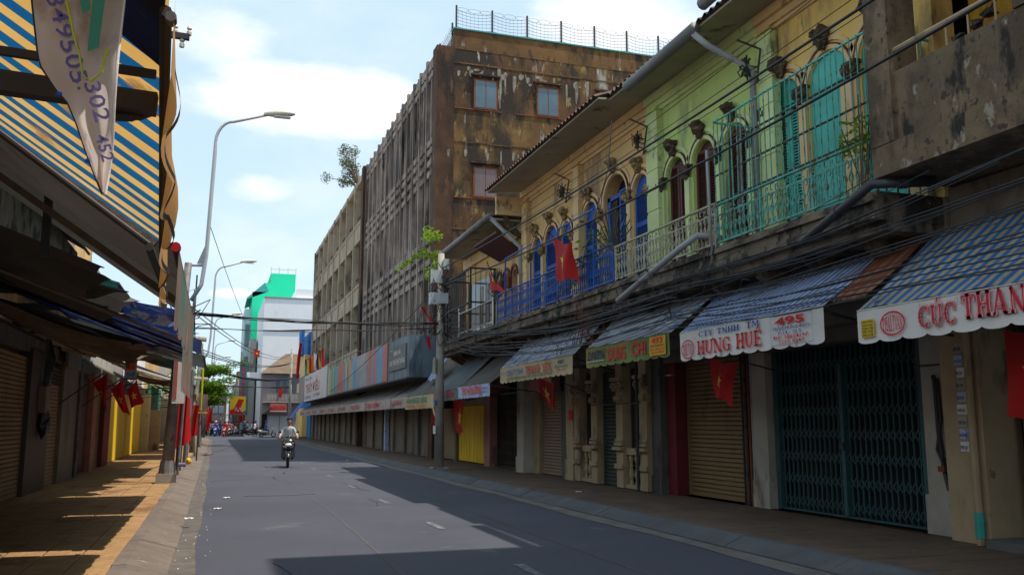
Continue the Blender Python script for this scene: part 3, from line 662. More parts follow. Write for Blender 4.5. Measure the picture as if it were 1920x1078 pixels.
# ------------------------------------------------------------------ right-hand terrace of shophouses
XF = 8.4; ZB, ZS = 4.30, 3.85     # upper facade plane, balcony slab top and underside
def upper(label, y0, y1, wall, trim, ops, eave_x=7.45, gut=True, floor_mats=None, z1=8.25, top=8.45):
    t = thing('shophouse', label, 'building', (XF, (y0+y1)/2, 0), 'old two storey shophouses along the right pavement')
    arched_wall(XF, .35, y0, y1, ZB, z1, ops).build('upper_wall', wall, t)
    G().box(XF+.9, XF+8, y0, y1, .12, z1).build('rear_block', 'void', t)
    G().box(XF, XF+.9, y0, y1, ZS-.9, ZB-.002).build('floor_beam', 'shop_wall', t)
    for k, (zz, h, d) in enumerate(((z1-.36,.08,.05),(z1-.28,.12,.10),(z1-.16,.16,.17))):
        G().box(XF-d, XF, y0+.002*k, y1-.002*k, zz, zz+h-.002).build('cornice', trim, t)
    sf = G()
    sf.add([(XF-.17,y0,z1),(XF-.17,y1,z1),(eave_x,y1,z1-.10),(eave_x,y0,z1-.10),(XF-.17,y0,z1+.03),(XF-.17,y1,z1+.03),(eave_x,y1,z1-.06),(eave_x,y0,z1-.06)], [(0,3,2,1),(4,5,6,7),(0,4,7,3),(1,2,6,5),(3,7,6,2)])
    sf.build('soffit', 'soffit', t)
    rf = G(); m = int((y1-y0)/.2); w = (y1-y0)/m
    for i in range(m):
        a, b = y0+i*w, y0+(i+1)*w
        rf.add([(eave_x-.07,a,z1-.05),(eave_x-.07,(a+b)/2,z1+.02),(eave_x-.07,b,z1-.05),(XF+4,a,top+1.7),(XF+4,(a+b)/2,top+1.77),(XF+4,b,top+1.7)], [(0,1,4,3),(1,2,5,4)])
    rf.add([(eave_x-.07,y0,z1-.055),(eave_x-.07,y1,z1-.055),(XF+4,y1,top+1.69),(XF+4,y0,top+1.69)], [(3,2,1,0)])
    rf.build('tiled_roof', 'roof_tile', t)
    for yc, w, zs in ops:
        arch_ring(XF, yc, zs, w/2+.015, .07, .035).build('arch_moulding', trim, t)
        arch_ring(XF, yc, zs, w/2+.088, .018, .045).build('arch_line', 'red_trim', t, label='thin dark red line round the arch')
        arch_ring(XF, yc, zs, w/2+.15, .07, .03).build('arch_moulding', trim, t)
        # corbel ornament over the keystone
        q = int(yc*10); zt = zs+w/2+.16
        g = G().blob((XF-.10, yc+.03, zt+.10), .12, .15, .13, q, .35, 8, 6); g.blob((XF-.12, yc+.10, zt+.16), .10, .10, .06, q+1, .3, 7, 5)
        g.blob((XF-.08, yc, zt-.04), .08, .09, .10, q+2, .3, 7, 5); g.build('carved_ornament', 'ornament' if 'cream' not in wall else 'ornament_pale', t)
    ops = sorted(ops)
    for i in range(len(ops)+1):   # pilaster shafts with leafy capitals between the arches
        if i == 0: yy = ops[0][0]-ops[0][1]/2-.12
        elif i == len(ops): yy = ops[-1][0]+ops[-1][1]/2+.12
        else: yy = (ops[i-1][0]+ops[i-1][1]/2+ops[i][0]-ops[i][1]/2)/2
        zs = ops[min(i, len(ops)-1)][2]-.03
        g = G().box(XF-.07, XF+.002, yy-.085, yy+.085, ZB, zs-.16); g.build('slim_pilaster', trim, t)
        g = G(); q = int(yy*31)
        for a in range(3): g.blob((XF-.10, yy-.09+.09*a, zs-.03), .07, .06, .08, q+a, .3, 7, 5)
        g.box(XF-.13, XF, yy-.14, yy+.14, zs+.04, zs+.09); g.blob((XF-.08, yy, zs-.13), .06, .09, .06, q+7, .3, 7, 5)
        g.build('leafy_capital', 'ornament' if 'cream' not in wall else 'ornament_pale', t)
    return t
def quoin_pilaster(parent, y, w, mat, trim, z1=7.87):
    G().box(XF-.14, XF-.001, y-w/2, y+w/2, ZB, z1).build('pilaster', trim, parent)
    z = ZB+.25
    while z < z1-.2:
        G().box(XF-.155, XF-.002, y-w/2-.015, y+w/2+.015, z, z+.36).build('quoin_block', trim, parent); z += .42
    G().box(XF-.19, XF, y-w/2-.04, y+w/2+.04, z1, z1+.03).build('pilaster_cap', mat, parent)
def balcony(label, y0, y1, xf=7.4, group='balcony slabs over the right pavement'):
    t = thing('balcony', label, 'balcony', (XF, (y0+y1)/2, ZS), group)
    G().box(xf, XF-.003, y0, y1, ZS+.1, ZB).build('slab', 'slab_edge', t)
    for k, (d, a, b) in enumerate(((.05, ZB-.12, ZB-.05), (.03, ZS+.12, ZS+.2))): G().box(xf-d, xf, y0+.01, y1-.01, a, b).build('edge_moulding', 'slab_edge', t)
    G().box(xf+.12, XF-.003, y0+.01, y1-.01, ZS-.02, ZS+.1).build('lower_step', 'slab_edge', t)
    n = max(2, round((y1-y0)/1.3))
    for i in range(n):
        y = y0+(i+.5)*(y1-y0)/n
        G().add([(XF-.004,y-.08,ZS-.45),(XF-.004,y+.08,ZS-.45),(XF-.004,y-.08,ZS-.02),(XF-.004,y+.08,ZS-.02),(xf+.35,y-.08,ZS-.02),(xf+.35,y+.08,ZS-.02),(xf+.35,y-.08,ZS-.12),(xf+.35,y+.08,ZS-.12)],
                [(0,6,7,1),(6,4,5,7),(0,2,4,6),(1,7,5,3)]).build('corbel', 'slab_edge', t)
    return t

# 495: yellow upper floor with teal doors and a tall teal grille
h5 = upper('yellow shophouse behind the tall teal balcony grille', 8.36, 12.0, 'yellow_wall', 'cream_trim', [(11.42,.74,6.6),(10.38,.92,6.55),(9.30,.76,6.6)])
quoin_pilaster(h5, 12.02-.3, .34, 'yellow_wall', 'green_trim')
for yc, w, op in ((11.42,.74,0),(10.38,.92,1),(9.30,.76,0)):
    if yc == 11.42:
        louvre_leaf(h5, XF+.04, yc, yc+w/2-.01, ZB+.02, 6.52, 'teal_pale'); louvre_leaf(h5, XF+.04, yc-w/2+.01, yc-.01, ZB+.02, 6.52, 'teal_pale')
        G().box(XF+.06, XF+.09, yc-w/2, yc+w/2, 6.56, 7.02).build('fanlight', 'teal_paint', h5)
    else: G().box(XF+.03, XF+.07, yc-w/2, yc+w/2, ZB+.02, 7.0).build('door_panel', 'teal_pale', h5, label='plain flat turquoise door panel')
for yy in (8.62, 9.88): G().box(XF-.12, XF-.072, yy-.11, yy+.11, ZB, 6.35).build('wall_strip', 'cream_trim', h5)
# 493: pale green with maroon doors
h3 = upper('pale green shophouse with maroon doors on the upper floor', 12.0, 16.0, 'green_wall', 'green_trim', [(15.0,.74,6.35),(13.95,.80,6.35),(12.88,.74,6.35)])
quoin_pilaster(h3, 15.72, .46, 'green_wall', 'green_trim')
for yc, w in ((15.0,.74),(13.95,.80),(12.88,.74)):
    louvre_leaf(h3, XF+.07, yc-w/2, yc-.01, ZB+.02, 6.6, 'maroon_paint'); louvre_leaf(h3, XF+.07, yc+.01, yc+w/2, ZB+.02, 6.6, 'maroon_paint')
    G().box(XF+.10, XF+.13, yc-w/2, yc+w/2, 6.5, 6.8).build('fanlight', 'maroon_paint', h3)
# 491 right half: cream, one tall arch between two small ones
h1 = upper('cream shophouse with one big arch and a blue door frame', 16.0, 20.1, 'cream', 'cream_trim', [(19.22,.86,6.4),(17.80,1.26,6.5),(16.52,.78,6.4)], eave_x=7.2)
for yc, w in ((19.22,.86),(16.52,.78)): louvre_leaf(h1, XF+.05, yc-w/2, yc+w/2, ZB+.02, 6.45, 'blue_paint', panels=3); G().box(XF+.08, XF+.11, yc-w/2, yc+w/2, 6.4, 6.82).build('fanlight', 'blue_paint', h1)
louvre_leaf(h1, XF-.02, 17.16, 17.56, ZB+.02, 6.7, 'blue_paint', panels=3); G().box(XF+.05, XF+.12, 18.2, 18.34, ZB, 6.7).build('door_frame', 'blue_paint', h1)
G().box(XF+.05, XF+.12, 17.16, 18.34, 6.6, 6.7).build('transom', 'blue_paint', h1); G().box(XF+.3, XF+.34, 17.15, 18.35, ZB, 7.2).build('dark_room', 'void', h1)
quoin_pilaster(h1, 20.0-.2, .30, 'cream', 'cream_trim')
# 491 left half
h0 = upper('cream shophouse with three equal arches and closed blue louvres', 20.1, 24.0, 'cream', 'cream_trim', [(22.98,.80,6.3),(21.86,.98,6.32),(20.76,.76,6.3)], eave_x=7.2)
for yc, w in ((22.98,.80),(21.86,.98),(20.76,.76)):
    louvre_leaf(h0, XF+.03, yc-w/2, yc+w/2, ZB+.02, 6.4, 'blue_paint', panels=3); G().box(XF+.07, XF+.10, yc-w/2, yc+w/2, 6.35, 6.8).build('fanlight', 'blue_paint', h0)
quoin_pilaster(h0, 23.72, .40, 'cream', 'cream_trim')
# end gable of the cream house above its lower neighbour, with the dark scalloped bracket
G().box(XF+.02, XF+6, 24.003, 24.05, 6.8, 8.4).build('gable_end', 'cream', h0)
g = G().box(7.5, XF-.02, 24.0, 24.12, 7.55, 8.1); g.build('eave_bracket', 'cream_trim', h0)
arch_ring(0, 0, 0, .5, .16, .1, 10, 0, 90)
g = G()
for i in range(10):
    a, b = R(9*i), R(9*(i+1)); g.add([(XF,24.02,6.9),(XF-.75*math.sin(a)*.9,24.02,7.6-.7*math.cos(a)),(XF-.75*math.sin(b)*.9,24.02,7.6-.7*math.cos(b)),(XF,24.12,6.9),(XF-.75*math.sin(a)*.9,24.12,7.6-.7*math.cos(a)),(XF-.75*math.sin(b)*.9,24.12,7.6-.7*math.cos(b))], [(0,1,2),(5,4,3),(1,4,5,2)])
g.build('scroll_bracket', 'ornament', h0)

bal5 = balcony('mossy concrete balcony slab under the teal grille', 8.4, 12.0)
bal3 = balcony('mossy concrete balcony slab under the off-white railing', 12.0, 15.95)
bal1 = balcony('mossy concrete balcony slab under the blue railing', 15.95, 24.0)
def rail_thing(label, y0, y1, mat, z1=5.02):
    t = thing('balcony_railing', label, 'railing', (7.45, (y0+y1)/2, ZB), 'wrought iron balcony railings'); railing_scroll(t, 7.45, y0, y1, ZB+.04, z1, mat); return t
r5 = rail_thing('teal wrought iron railing with tall bars rising above it', 8.45, 12.05, 'iron_teal', 4.98)
for zz in (5.02, 5.46, 5.90, 6.36): G().bar((7.45,8.45,zz),(7.45,12.05,zz), .03, .02).build('cross_rail', 'iron_dark' if zz < 6 else 'teal_pale', r5)
barm = setmat(G().tube([(0,0,0),(0,0,1.38)], .009, 6).mesh('grille_bar'), 'iron_teal')
for i in range(29): piece(barm, 'grille_bar', r5, (7.43, 8.5+i*3.5/28+rnd.uniform(-.01,.01), 4.99), (0, rnd.uniform(-.01,.01), 0))
for yy in (8.45, 12.05):
    G().bar((7.45,yy,6.36),(8.4,yy,6.36), .025).build('return_rail', 'teal_pale', r5)
    for k in range(5): G().bar((7.6+k*.17,yy,4.3),(7.6+k*.17,yy,6.34), .016).build('grille_bar', 'iron_teal', r5)
r3 = rail_thing('off-white wrought iron railing on the green house', 12.1, 15.85, 'iron_white')
r1 = rail_thing('bright blue wrought iron railing on the cream house', 15.95, 23.75, 'iron_blue', 5.12)
for yy in (16.9, 19.0, 20.9, 23.0): G().bar((7.45,yy,4.3),(7.45,yy,6.05 if yy in (19.0, 23.0) else 5.6), .035).build('tall_post', 'iron_blue', r1)
G().bar((7.45,19.0,6.05),(7.45,16.9,6.05), .03).build('upper_rail', 'iron_blue', r1); G().bar((7.45,23.0,6.05),(7.45,20.9,6.05), .03).build('upper_rail', 'iron_blue', r1)
for yb in (15.95, 23.75):   # spiky fan guard at both ends of the blue balcony
    g = G()
    for k in range(13):
        a = R(25+k*11); g.bar((7.45,yb,4.95),(7.45-.25*math.cos(a)*.4,yb+.75*math.cos(a),4.95+.95*math.sin(a)), .016)
        g.bar((7.45-.08*math.cos(a),yb+.6*math.cos(a),4.95+.76*math.sin(a)),(7.45-.1*math.cos(a),yb+.6*math.cos(a)+.08,4.95+.76*math.sin(a)+.12), .012)
    g.build('fan_guard', 'iron_dark', r1)
# gutters and downpipes
def gutter(label, pts, r=.11):
    return solo(G().tube(pts, r, 10), 'roof_gutter', 'gutter_pvc', label, 'gutter', 'grey roof gutters', True)
gutter('long grey gutter on the eaves of the green house', [(7.32,14.9,8.02),(7.32,12.3,8.08)])
gutter('grey gutter on the eaves above the yellow house', [(7.30,12.0,8.36),(7.30,8.5,8.44)])
gutter('grey ribbed gutter on the lower eaves by the grey tower', [(7.35,30.2,7.44),(7.35,24.15,7.52)], .10)
def pipe(label, pts, r=.05, mat='pipe_grey', collars=True):
    t = thing('drain_pipe', label, 'pipe', pts[-1], 'drain pipes on the shophouses'); G().tube(pts, r, 10).build('tube', mat, t, smooth=True)
    for p, q in zip(pts, pts[1:]):
        p, q = Vector(p), Vector(q)
        if (q-p).length > .5: m_ = p.lerp(q, .5); d = (q-p).normalized()*.04; G().tube([m_-d, m_+d], r*1.18, 10).build('collar', mat, t)
    return t
pipe('grey downpipe leaving the gutter above the green house', [(7.32,12.35,8.0),(7.5,12.2,7.75),(8.2,12.0,7.35),(8.2,12.0,4.3)], .055)
pipe('pale downpipe slanting in front of the maroon house', [(7.35,24.2,7.5),(8.2,23.9,6.6),(8.25,23.9,4.3)], .06)
pipe('thick grey pipe poking out below the off-white railing', [(7.9,12.3,4.5),(7.3,12.4,4.55),(7.2,12.75,4.42),(6.9,14.6,3.75)], .055)
pipe('black pipe slanting down beside the concrete balcony', [(7.9,8.0,4.35),(7.2,8.25,4.32),(7.0,9.3,3.82)], .06, 'pipe_black')
pipe('thin grey pipe standing between the railing and the grille', [(7.36,12.07,4.1),(7.34,12.1,5.9)], .022)

# ---- 489: lower house between the cream terrace and the grey tower
h9 = thing('shophouse', 'low shophouse with caged window and maroon gothic arches', 'building', (XF, 27.5, 0), 'old two storey shophouses along the right pavement')
arched_wall(XF, .35, 24.13, 30.6, 4.3, 7.35, [(25.0,.5,5.9),(25.75,.5,5.9)]).build('upper_wall', 'cream', h9)
G().box(XF+.36, XF+7, 24.13, 35.2, 3.1, 7.3).build('rear_block', 'void', h9)
G().box(XF, XF+.3, 24.13, 35.2, 2.95, 4.29).build('floor_beam', 'shop_wall', h9)
G().box(XF-.1, XF, 24.13, 30.6, 7.0, 7.34).build('cornice', 'cream_trim', h9)
G().add([(XF,24.13,7.4),(XF,30.6,7.4),(7.35,30.6,7.42),(7.35,24.13,7.42),(XF,24.13,7.45),(XF,30.6,7.45),(7.35,30.6,7.47),(7.35,24.13,7.47)], [(0,3,2,1),(4,5,6,7),(3,7,6,2),(0,4,7,3),(1,2,6,5)]).build('soffit', 'soffit', h9)
G().add([(7.3,24.13,7.49),(7.3,30.6,7.49),(XF+4,30.6,9.3),(XF+4,24.13,9.3)], [(0,1,2,3)]).build('tiled_roof', 'roof_tile', h9)
for i in range(3): G().add([(7.7+i*.4,26.5+i,7.62+i*.2),(8.1+i*.4,26.4+i,7.8+i*.2),(8.2+i*.4,27.1+i,7.86+i*.2),(7.8+i*.4,27.2+i,7.68+i*.2)], [(0,1,2,3)]).build('loose_tile', 'tarp_orange', h9)
for yc in (25.0, 25.75, 26.5):
    arch_ring(XF, yc-.0, 5.95, .27, .09, .05, 8, 0, 180).build('arch_moulding', 'red_trim', h9)
    G().box(XF-.12, XF, yc+.26, yc+.5, 5.62, 5.95).build('arch_capital', 'red_trim', h9)
for yc in (25.0, 25.75): G().box(XF+.2, XF+.24, yc-.25, yc+.25, 4.3, 6.2).build('door_panel', 'pillar_white', h9)
# caged bay window
t = thing('window_cage', 'dark metal window cage on the low house beside the pole', 'window cage', (XF, 28.4, 4.3))
G().box(XF-.02, XF-.004, 27.0, 29.8, 4.4, 6.35).build('curtained_window', 'glass_dark', t)
for yy in (27.6, 28.3): G().box(XF-.035, XF-.022, yy, yy+.35, 4.45, 6.1).build('curtain', 'pillar_white', t)
g = G()
for xx in (7.55, XF-.05):
    for yy in (26.9, 29.9): g.bar((xx,yy,4.3),(xx,yy,6.45), .05)
for zz in (6.45, 5.35, 4.35):
    g.bar((7.55,26.9,zz),(7.55,29.9,zz), .05); g.bar((7.55,26.9,zz),(XF,26.9,zz), .05); g.bar((7.55,29.9,zz),(XF,29.9,zz), .05)
g.build('frame', 'iron_dark', t)
for i in range(9): G().bar((7.55,27.2+i*.3,4.35),(7.55,27.2+i*.3,6.45), .016).build('cage_bar', 'iron_dark', t)
for i in range(4): G().bar((7.72+i*.17,26.9,4.35),(7.72+i*.17,26.9,6.45), .016).build('cage_bar', 'iron_dark', t)
balcony('dark cracked balcony slab with a steel railing beside the pole', 24.02, 30.7)
t = thing('balcony_railing', 'bare steel railing with ball finials beside the utility pole', 'railing', (7.45, 27, ZB), 'wrought iron balcony railings')
G().tube([(7.45,24.1,5.05),(7.45,27.9,5.05)], .025, 8).build('top_rail', 'steel', t); G().bar((7.45,24.1,4.42),(7.45,27.9,4.42), .03).build('bottom_rail', 'steel', t)
for yy in (24.15, 27.9): G().tube([(7.45,yy,4.3),(7.45,yy,5.15)], .03, 8).build('post', 'steel', t); G().blob((7.45,yy,5.2), .05,.05,.05,1,0,8,6).build('finial', 'steel', t)
bm_ = setmat(G().tube([(0,0,0),(0,0,.62)], .009, 5).mesh('baluster'), 'iron_rust')
for i in range(34): piece(bm_, 'baluster', t, (7.45, 24.25+i*.108, 4.42))
t = thing('awning_board', 'maroon slatted sunshade board under the low eaves', 'sunshade', (XF, 25, 6.5))
G().add([(7.55,24.2,7.1),(7.55,26.6,7.1),(8.3,26.2,6.6),(8.3,24.2,6.6),(7.56,24.2,7.05),(7.56,26.6,7.05),(8.3,26.2,6.55),(8.3,24.2,6.55)], [(0,1,2,3),(7,6,5,4),(0,4,5,1),(1,5,6,2),(2,6,7,3),(3,7,4,0)]).build('board', 'maroon_paint', t)
# ---- narrow gap building up to the grey tower
G_ = solo(G().box(XF+.1, XF+.5, 30.7, 35.2, 3.0, 6.9), 'old_wall', 'grime_dark', 'dark wet wall filling the gap before the grey tower', 'wall')

# ------------------------------------------------------------------ ground floor shopfronts, right side
TOPG = 3.0
struct_bits = [
 ('cream corner pillar with posters by the rolled hose', 8.7, 9.3, 8.35, 8.95, 'pillar_cream', .0),
 ('pale rendered wall panel between teal gate and poster pillar', 8.95, 9.4, 8.95, 9.55, 'pillar_white', .5),
 ('slim off-white pillar left of the teal folding gate', 8.93, 9.2, 13.08, 13.5, 'pillar_white', .45),
 ('dark red painted pillar beside the tan shutter', 8.8, 9.2, 16.02, 16.36, 'pillar_red', 0),
 ('grey concrete pier behind the dark red pillar', 8.66, 9.2, 16.40, 16.78, 'pillar_grey', .35),
 ('ochre corner pier with red notice at the classical shopfront', 8.6, 9.3, 20.95, 21.45, 'pillar_cream', .5),
 ('dark grey pier right of the beige shutter', 8.80, 9.2, 21.6, 22.28, 'pillar_grey', 0),
 ('beige rendered wall strip with a white pillar edge', 8.78, 9.2, 23.98, 24.5, 'pillar_cream', 0),
 ('white pillar with a tiled plinth below the yellow sign', 8.5, 9.3, 24.5, 25.1, 'pillar_white', .45),
 ('dark wooden post left of the white pillar', 8.7, 9.3, 25.3, 25.6, 'gate_dark', 0),
 ('pink washed pillar right of the yellow doors', 8.62, 9.3, 28.25, 28.9, 'pillar_pink', 0),
 ('beige pier left of the yellow doors behind the pole', 8.70, 9.0, 32.95, 33.25, 'shop_wall', 0)]
for lb, x0, x1, y0, y1, m, p in struct_bits: pillar(lb, x0, x1, y0, y1, .12, TOPG, m, 'shopfront pillars on the right', p)
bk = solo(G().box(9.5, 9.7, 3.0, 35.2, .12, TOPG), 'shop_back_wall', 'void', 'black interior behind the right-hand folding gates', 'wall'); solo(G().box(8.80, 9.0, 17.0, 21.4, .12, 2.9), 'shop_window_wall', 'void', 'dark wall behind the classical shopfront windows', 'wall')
solo(G().box(8.75, 9.5, 3.0, 24.0, TOPG-.25, 3.38), 'shop_lintel', 'shop_wall', 'long dim concrete lintel above the right-hand shutters', 'lintel')
shutter('tan roller shutter between red pillar and teal gate', 9.10, 13.85, 16.0, .14, 2.76, 'shutter_tan')
t = thing('wire_conduit', 'dark pipes and cable ducts beside the tan shutter', 'pipes', (8.9, 13.7, .12))
for i, (yy, rr, mm) in enumerate(((13.52,.03,'pipe_grey'),(13.62,.022,'rust_frame'),(13.74,.035,'iron_rust'),(13.84,.02,'pipe_black'))): G().tube([(8.95,yy,.12),(8.95,yy+.02,2.9)], rr, 6).build('conduit', mm, t)
shutter('beige roller shutter left of the dark grey pier', 8.90, 22.32, 23.95, .14, 2.5, 'shutter_beige')
shutter('dark green roller shutter between two classical pilasters', 8.76, 18.32, 19.36, .14, 2.7, 'shutter_green')
shutter('near dark roller shutter behind the hanging flag', 9.2, 4.2, 8.2, .22, 2.75, 'shutter_dark')
# folding lattice gates
def fold_gate(label, x, y0, y1, z0, z1, mat, mid=True, nb=None):
    t = thing('folding_gate', label, 'gate', (x, (y0+y1)/2, z0), 'folding metal lattice gates')
    for yy in (y0, y1): G().box(x-.05, x+.05, yy-.05, yy+.05, z0, z1).build('frame_post', mat, t)
    G().box(x-.05, x+.05, y0+.05, y1-.05, z1-.06, z1).build('top_track', mat, t); G().box(x-.04, x+.04, y0+.05, y1-.05, z0, z0+.03).build('floor_track', mat, t)
    nb = nb or int((y1-y0)/.115); bmsh = setmat(G().box(-.012,.012,-.01,.01,0,z1-z0-.1).mesh('gate_bar'), mat)
    for i in range(1, nb): piece(bmsh, 'gate_bar', t, (x, y0+(y1-y0)*i/nb, z0+.04))
    g = G(); w = (y1-y0)/nb; rows = 7; hh = (z1-z0-.15)/rows
    for i in range(nb):
        a = y0+w*i; b = a+w
        for k in range(rows):
            z = z0+.06+k*hh; c = z+hh*.5
            g.bar((x-.022,a,z+.02),(x-.022,b,c), .016, .006, up=(1,0,0)); g.bar((x-.022,b,z+.02),(x-.022,a,c), .016, .006, up=(1,0,0))
    g.build('lattice', mat, t, kind='stuff')
    if mid: m_ = (y0+y1)/2; G().box(x-.06, x+.03, m_-.06, m_+.02, z0+.02, z1-.35).build('meeting_stile', mat, t); G().box(x-.085, x-.06, m_-.07, m_+.01, z0+1.0, z0+1.12).build('padlock', 'iron_dark', t)
    return t
fold_gate('wide teal folding gate with lattice bars', 9.1, 9.68, 12.98, .14, 2.8, 'gate_teal')
fold_gate('dark brown folding gate beside the pink pillar', 8.92, 25.65, 28.2, .14, 2.5, 'gate_dark', False)
# yellow doors
t = thing('sheet_metal_door', 'bright yellow double metal doors behind the flag', 'door', (9.0, 30.3, .12))
for i in range(2):
    y = 29.45+i*1.73; g = G()
    for k in range(9): g.box(8.80 if k % 2 else 8.815, 8.85, y+k*.19, y+(k+1)*.19-.004, .16, 2.15)
    g.build('door_leaf', 'yellow_door', t)
G().box(8.81, 8.86, 29.4, 32.9, 2.17, 2.6).build('overpanel', 'shutter_beige', t)
t = thing('sheet_metal_door', 'pale yellow narrow door behind the utility pole', 'door', (8.9, 34, .12))
for k in range(6): G().box(8.74, 8.78, 33.3+k*.30, 33.59+k*.30, .16, 2.1).build('door_board', 'shutter_beige', t)
# classical shopfront of the green-signed shop
t = thing('classical_shopfront', 'ochre classical shopfront with scroll capitals and balustrades', 'shopfront', (8.7, 18.8, .12))
def pil(yc, w=.34):
    G().box(8.55, 8.78, yc-w/2, yc+w/2, .14, 2.9).build('pilaster', 'pillar_cream', t)
    for z, d, h in ((.55,.05,.10),(.95,.09,.07),(1.05,.05,.07),(1.14,.03,.05)): G().box(8.55-d, 8.549, yc-w/2-d*.6, yc+w/2+d*.6, z, z+h).build('pilaster_moulding', 'pillar_cream', t)
    g = G()
    for s_ in (-1, 1):
        c = (yc+s_*w*.42, 2.32)
        for k in range(16):
            a, b = k*.5, (k+1)*.5; ra, rb = .13*(1-a/9), .13*(1-b/9)
            g.bar((8.5,c[0]+ra*math.cos(a)*s_,c[1]+ra*math.sin(a)),(8.5,c[0]+rb*math.cos(b)*s_,c[1]+rb*math.sin(b)), .04, .09, up=(1,0,0))
    g.box(8.44, 8.548, yc-w/2-.1, yc+w/2+.1, 2.47, 2.55)
    for k in range(4): g.blob((8.5, yc-w*.36+k*w*.24, 2.08), .05, .04, .08, k, .2, 6, 5)
    g.build('scroll_capital', 'pillar_cream', t)
for yc in (20.6, 19.55, 18.14, 16.98): pil(yc)
for y0, y1 in ((19.72,20.43),(17.16,17.95)):
    G().box(8.60, 8.8, y0, y1, .86, 1.0).build('sill', 'pillar_cream', t); G().box(8.60, 8.8, y0, y1, .14, .22).build('plinth', 'pillar_cream', t)
    G().box(8.76, 8.79, y0, y1, 1.0, 2.75).build('window_pane', 'glass_dark', t)
    n = 3 if y1-y0 < .8 else 4
    for i in range(n):
        yy = y0+(i+.5)*(y1-y0)/n
        G().lathe((8.68,yy,.22), [(.05,0),(.05,.05),(.03,.08),(.065,.2),(.055,.28),(.03,.36),(.045,.4),(.03,.44),(.06,.56),(.05,.62),(.05,.64)], 8).build('baluster', 'pillar_cream', t)
    for i in range(5): G().bar((8.72,y0+.1+i*(y1-y0-.2)/4,1.0),(8.72,y0+.1+i*(y1-y0-.2)/4,2.7), .018).build('window_bar', 'iron_dark', t)
G().box(8.6, 9.1, 16.55, 20.8, 2.905, 3.1).build('entablature', 'pillar_grey', t)
G().tube([(8.3,16.75,.15),(8.3,16.75,2.95)], .03, 6).build('drain_rod', 'iron_dark', t); G().bar((8.3,19.1,1.95),(8.3,16.6,1.95), .025).build('cross_rod', 'iron_dark', t)
solo(G().box(8.575, 8.59, 20.98, 21.22, 1.62, 1.86), 'notice', 'ink_red', 'small red notice on the ochre corner pier', 'notice')
# air box / sign behind THANH YEN, hose, posters
t = thing('light_box', 'faded terracotta light box with dark diamond above the beige shutter', 'sign', (8.5, 22.9, 2.35))
G().box(8.45, 8.7, 22.1, 23.9, 2.35, 2.85).build('case', 'pillar_pink', t)
G().add([(8.44,23.1,2.6),(8.44,23.0,2.42),(8.44,22.9,2.6),(8.44,23.0,2.78)], [(0,1,2,3)]).build('diamond', 'ink_black', t)
t = thing('water_hose', 'dark rolled hose hanging on the pale wall panel', 'hose', (8.9, 9.3, .6))
g = G(); g.tube([(8.9,9.28,2.15),(8.88,9.24,2.1),(8.9,9.25,1.4),(8.9,9.2,.95),(8.88,9.12,.7)], .032, 7); g.tube([(8.9,9.22,2.12),(8.9,9.2,1.6),(8.88,9.28,1.2),(8.88,9.2,1.05)], .022, 7); g.tube([(8.88,9.15,1.15),(8.86,9.06,1.0),(8.87,9.08,.62),(8.88,9.12,.5)], .02, 6)
g.build('coil', 'pipe_black', t); G().box(8.83, 8.9, 9.14, 9.24, .93, 1.0).build('tap', 'rust_frame', t); G().bar((8.93,9.0,2.3),(8.93,9.55,2.3), .02).build('bracket', 'iron_dark', t)
t = thing('poster_strip', 'column of small paper posters pasted on the corner pillar', 'posters', (8.68, 8.62, 1.2))
for i in range(9): G().box(8.690, 8.697, 8.56+rnd.uniform(-.02,.02), 8.70+rnd.uniform(-.02,.02), 1.2+i*.15, 1.32+i*.15).build('poster', ['valance_white','banner_blue','pillar_white'][i % 3], t)
g = G()
for i in range(9): lettering(g, ['0908 224','KHOAN','0903 234'][i % 3], (8.684,8.70,1.23+i*.15), UR, VR, NR*.002, .045, .11)
g.build('poster_lettering', 'ink_navy', t)
t = thing('drain_pipe', 'pale pipe with green net at the foot of the corner pillar', 'pipe', (8.6, 8.47, .12), 'drain pipes on the shophouses')
G().tube([(8.64,8.45,.12),(8.64,8.45,3.0)], .045, 8).build('tube', 'pillar_cream', t); G().tube([(8.64,8.45,.2),(8.64,8.45,.5)], .055, 8).build('net_wrap', 'teal_paint', t)
solo(G().box(8.5, 9.2, 4.0, 8.25, .12, .22), 'door_step', 'pillar_grey', 'low concrete step before the near dark shutter', 'step')

# ------------------------------------------------------------------ near concrete building (right edge)
t = thing('concrete_building', 'tall stained concrete building with ochre balcony at right edge', 'building', (8.3, 5, 0))
G().box(8.9, 20, -14, 8.25, 4.95, 16.5).build('upper_wall', 'ochre_wall', t)
G().box(7.45, 8.9, -14, 8.25, 7.6, 7.9).build('upper_slab', 'wet_concrete', t)
G().box(7.3, 8.9, -14, 8.3, 7.9, 16.2).build('upper_front', 'wet_concrete', t)
G().box(7.38, 7.52, -14, 8.25, 4.62, 5.62).build('parapet', 'wet_concrete', t)
G().box(7.33, 8.9, -14, 8.35, 4.42, 4.78).build('balcony_slab', 'wet_concrete', t)
G().box(7.33, 7.75, 7.98, 8.36, 4.79, 7.6).build('corner_column', 'wet_concrete', t)
G().box(7.36, 7.72, 6.0, 6.3, 5.63, 7.6).build('second_column', 'wet_concrete', t)
G().box(7.52, 8.9, -14, 8.2, 4.785, 4.95).build('balcony_floor', 'wet_concrete', t)
G().box(8.45, 9.0, -14, 8.35, 3.1, 4.4).build('shop_fascia', 'shop_wall', t)
G().tube([(7.42,8.0,5.9),(7.42,-6,5.9)], .035, 8).build('parapet_rail', 'pillar_cream', t)
for yy in (7.2, 6.9, 6.55, 5.6, 5.2): G().tube([(7.42,yy,5.6),(7.42,yy,5.9)], .012, 6).build('rail_post', 'pillar_cream', t)
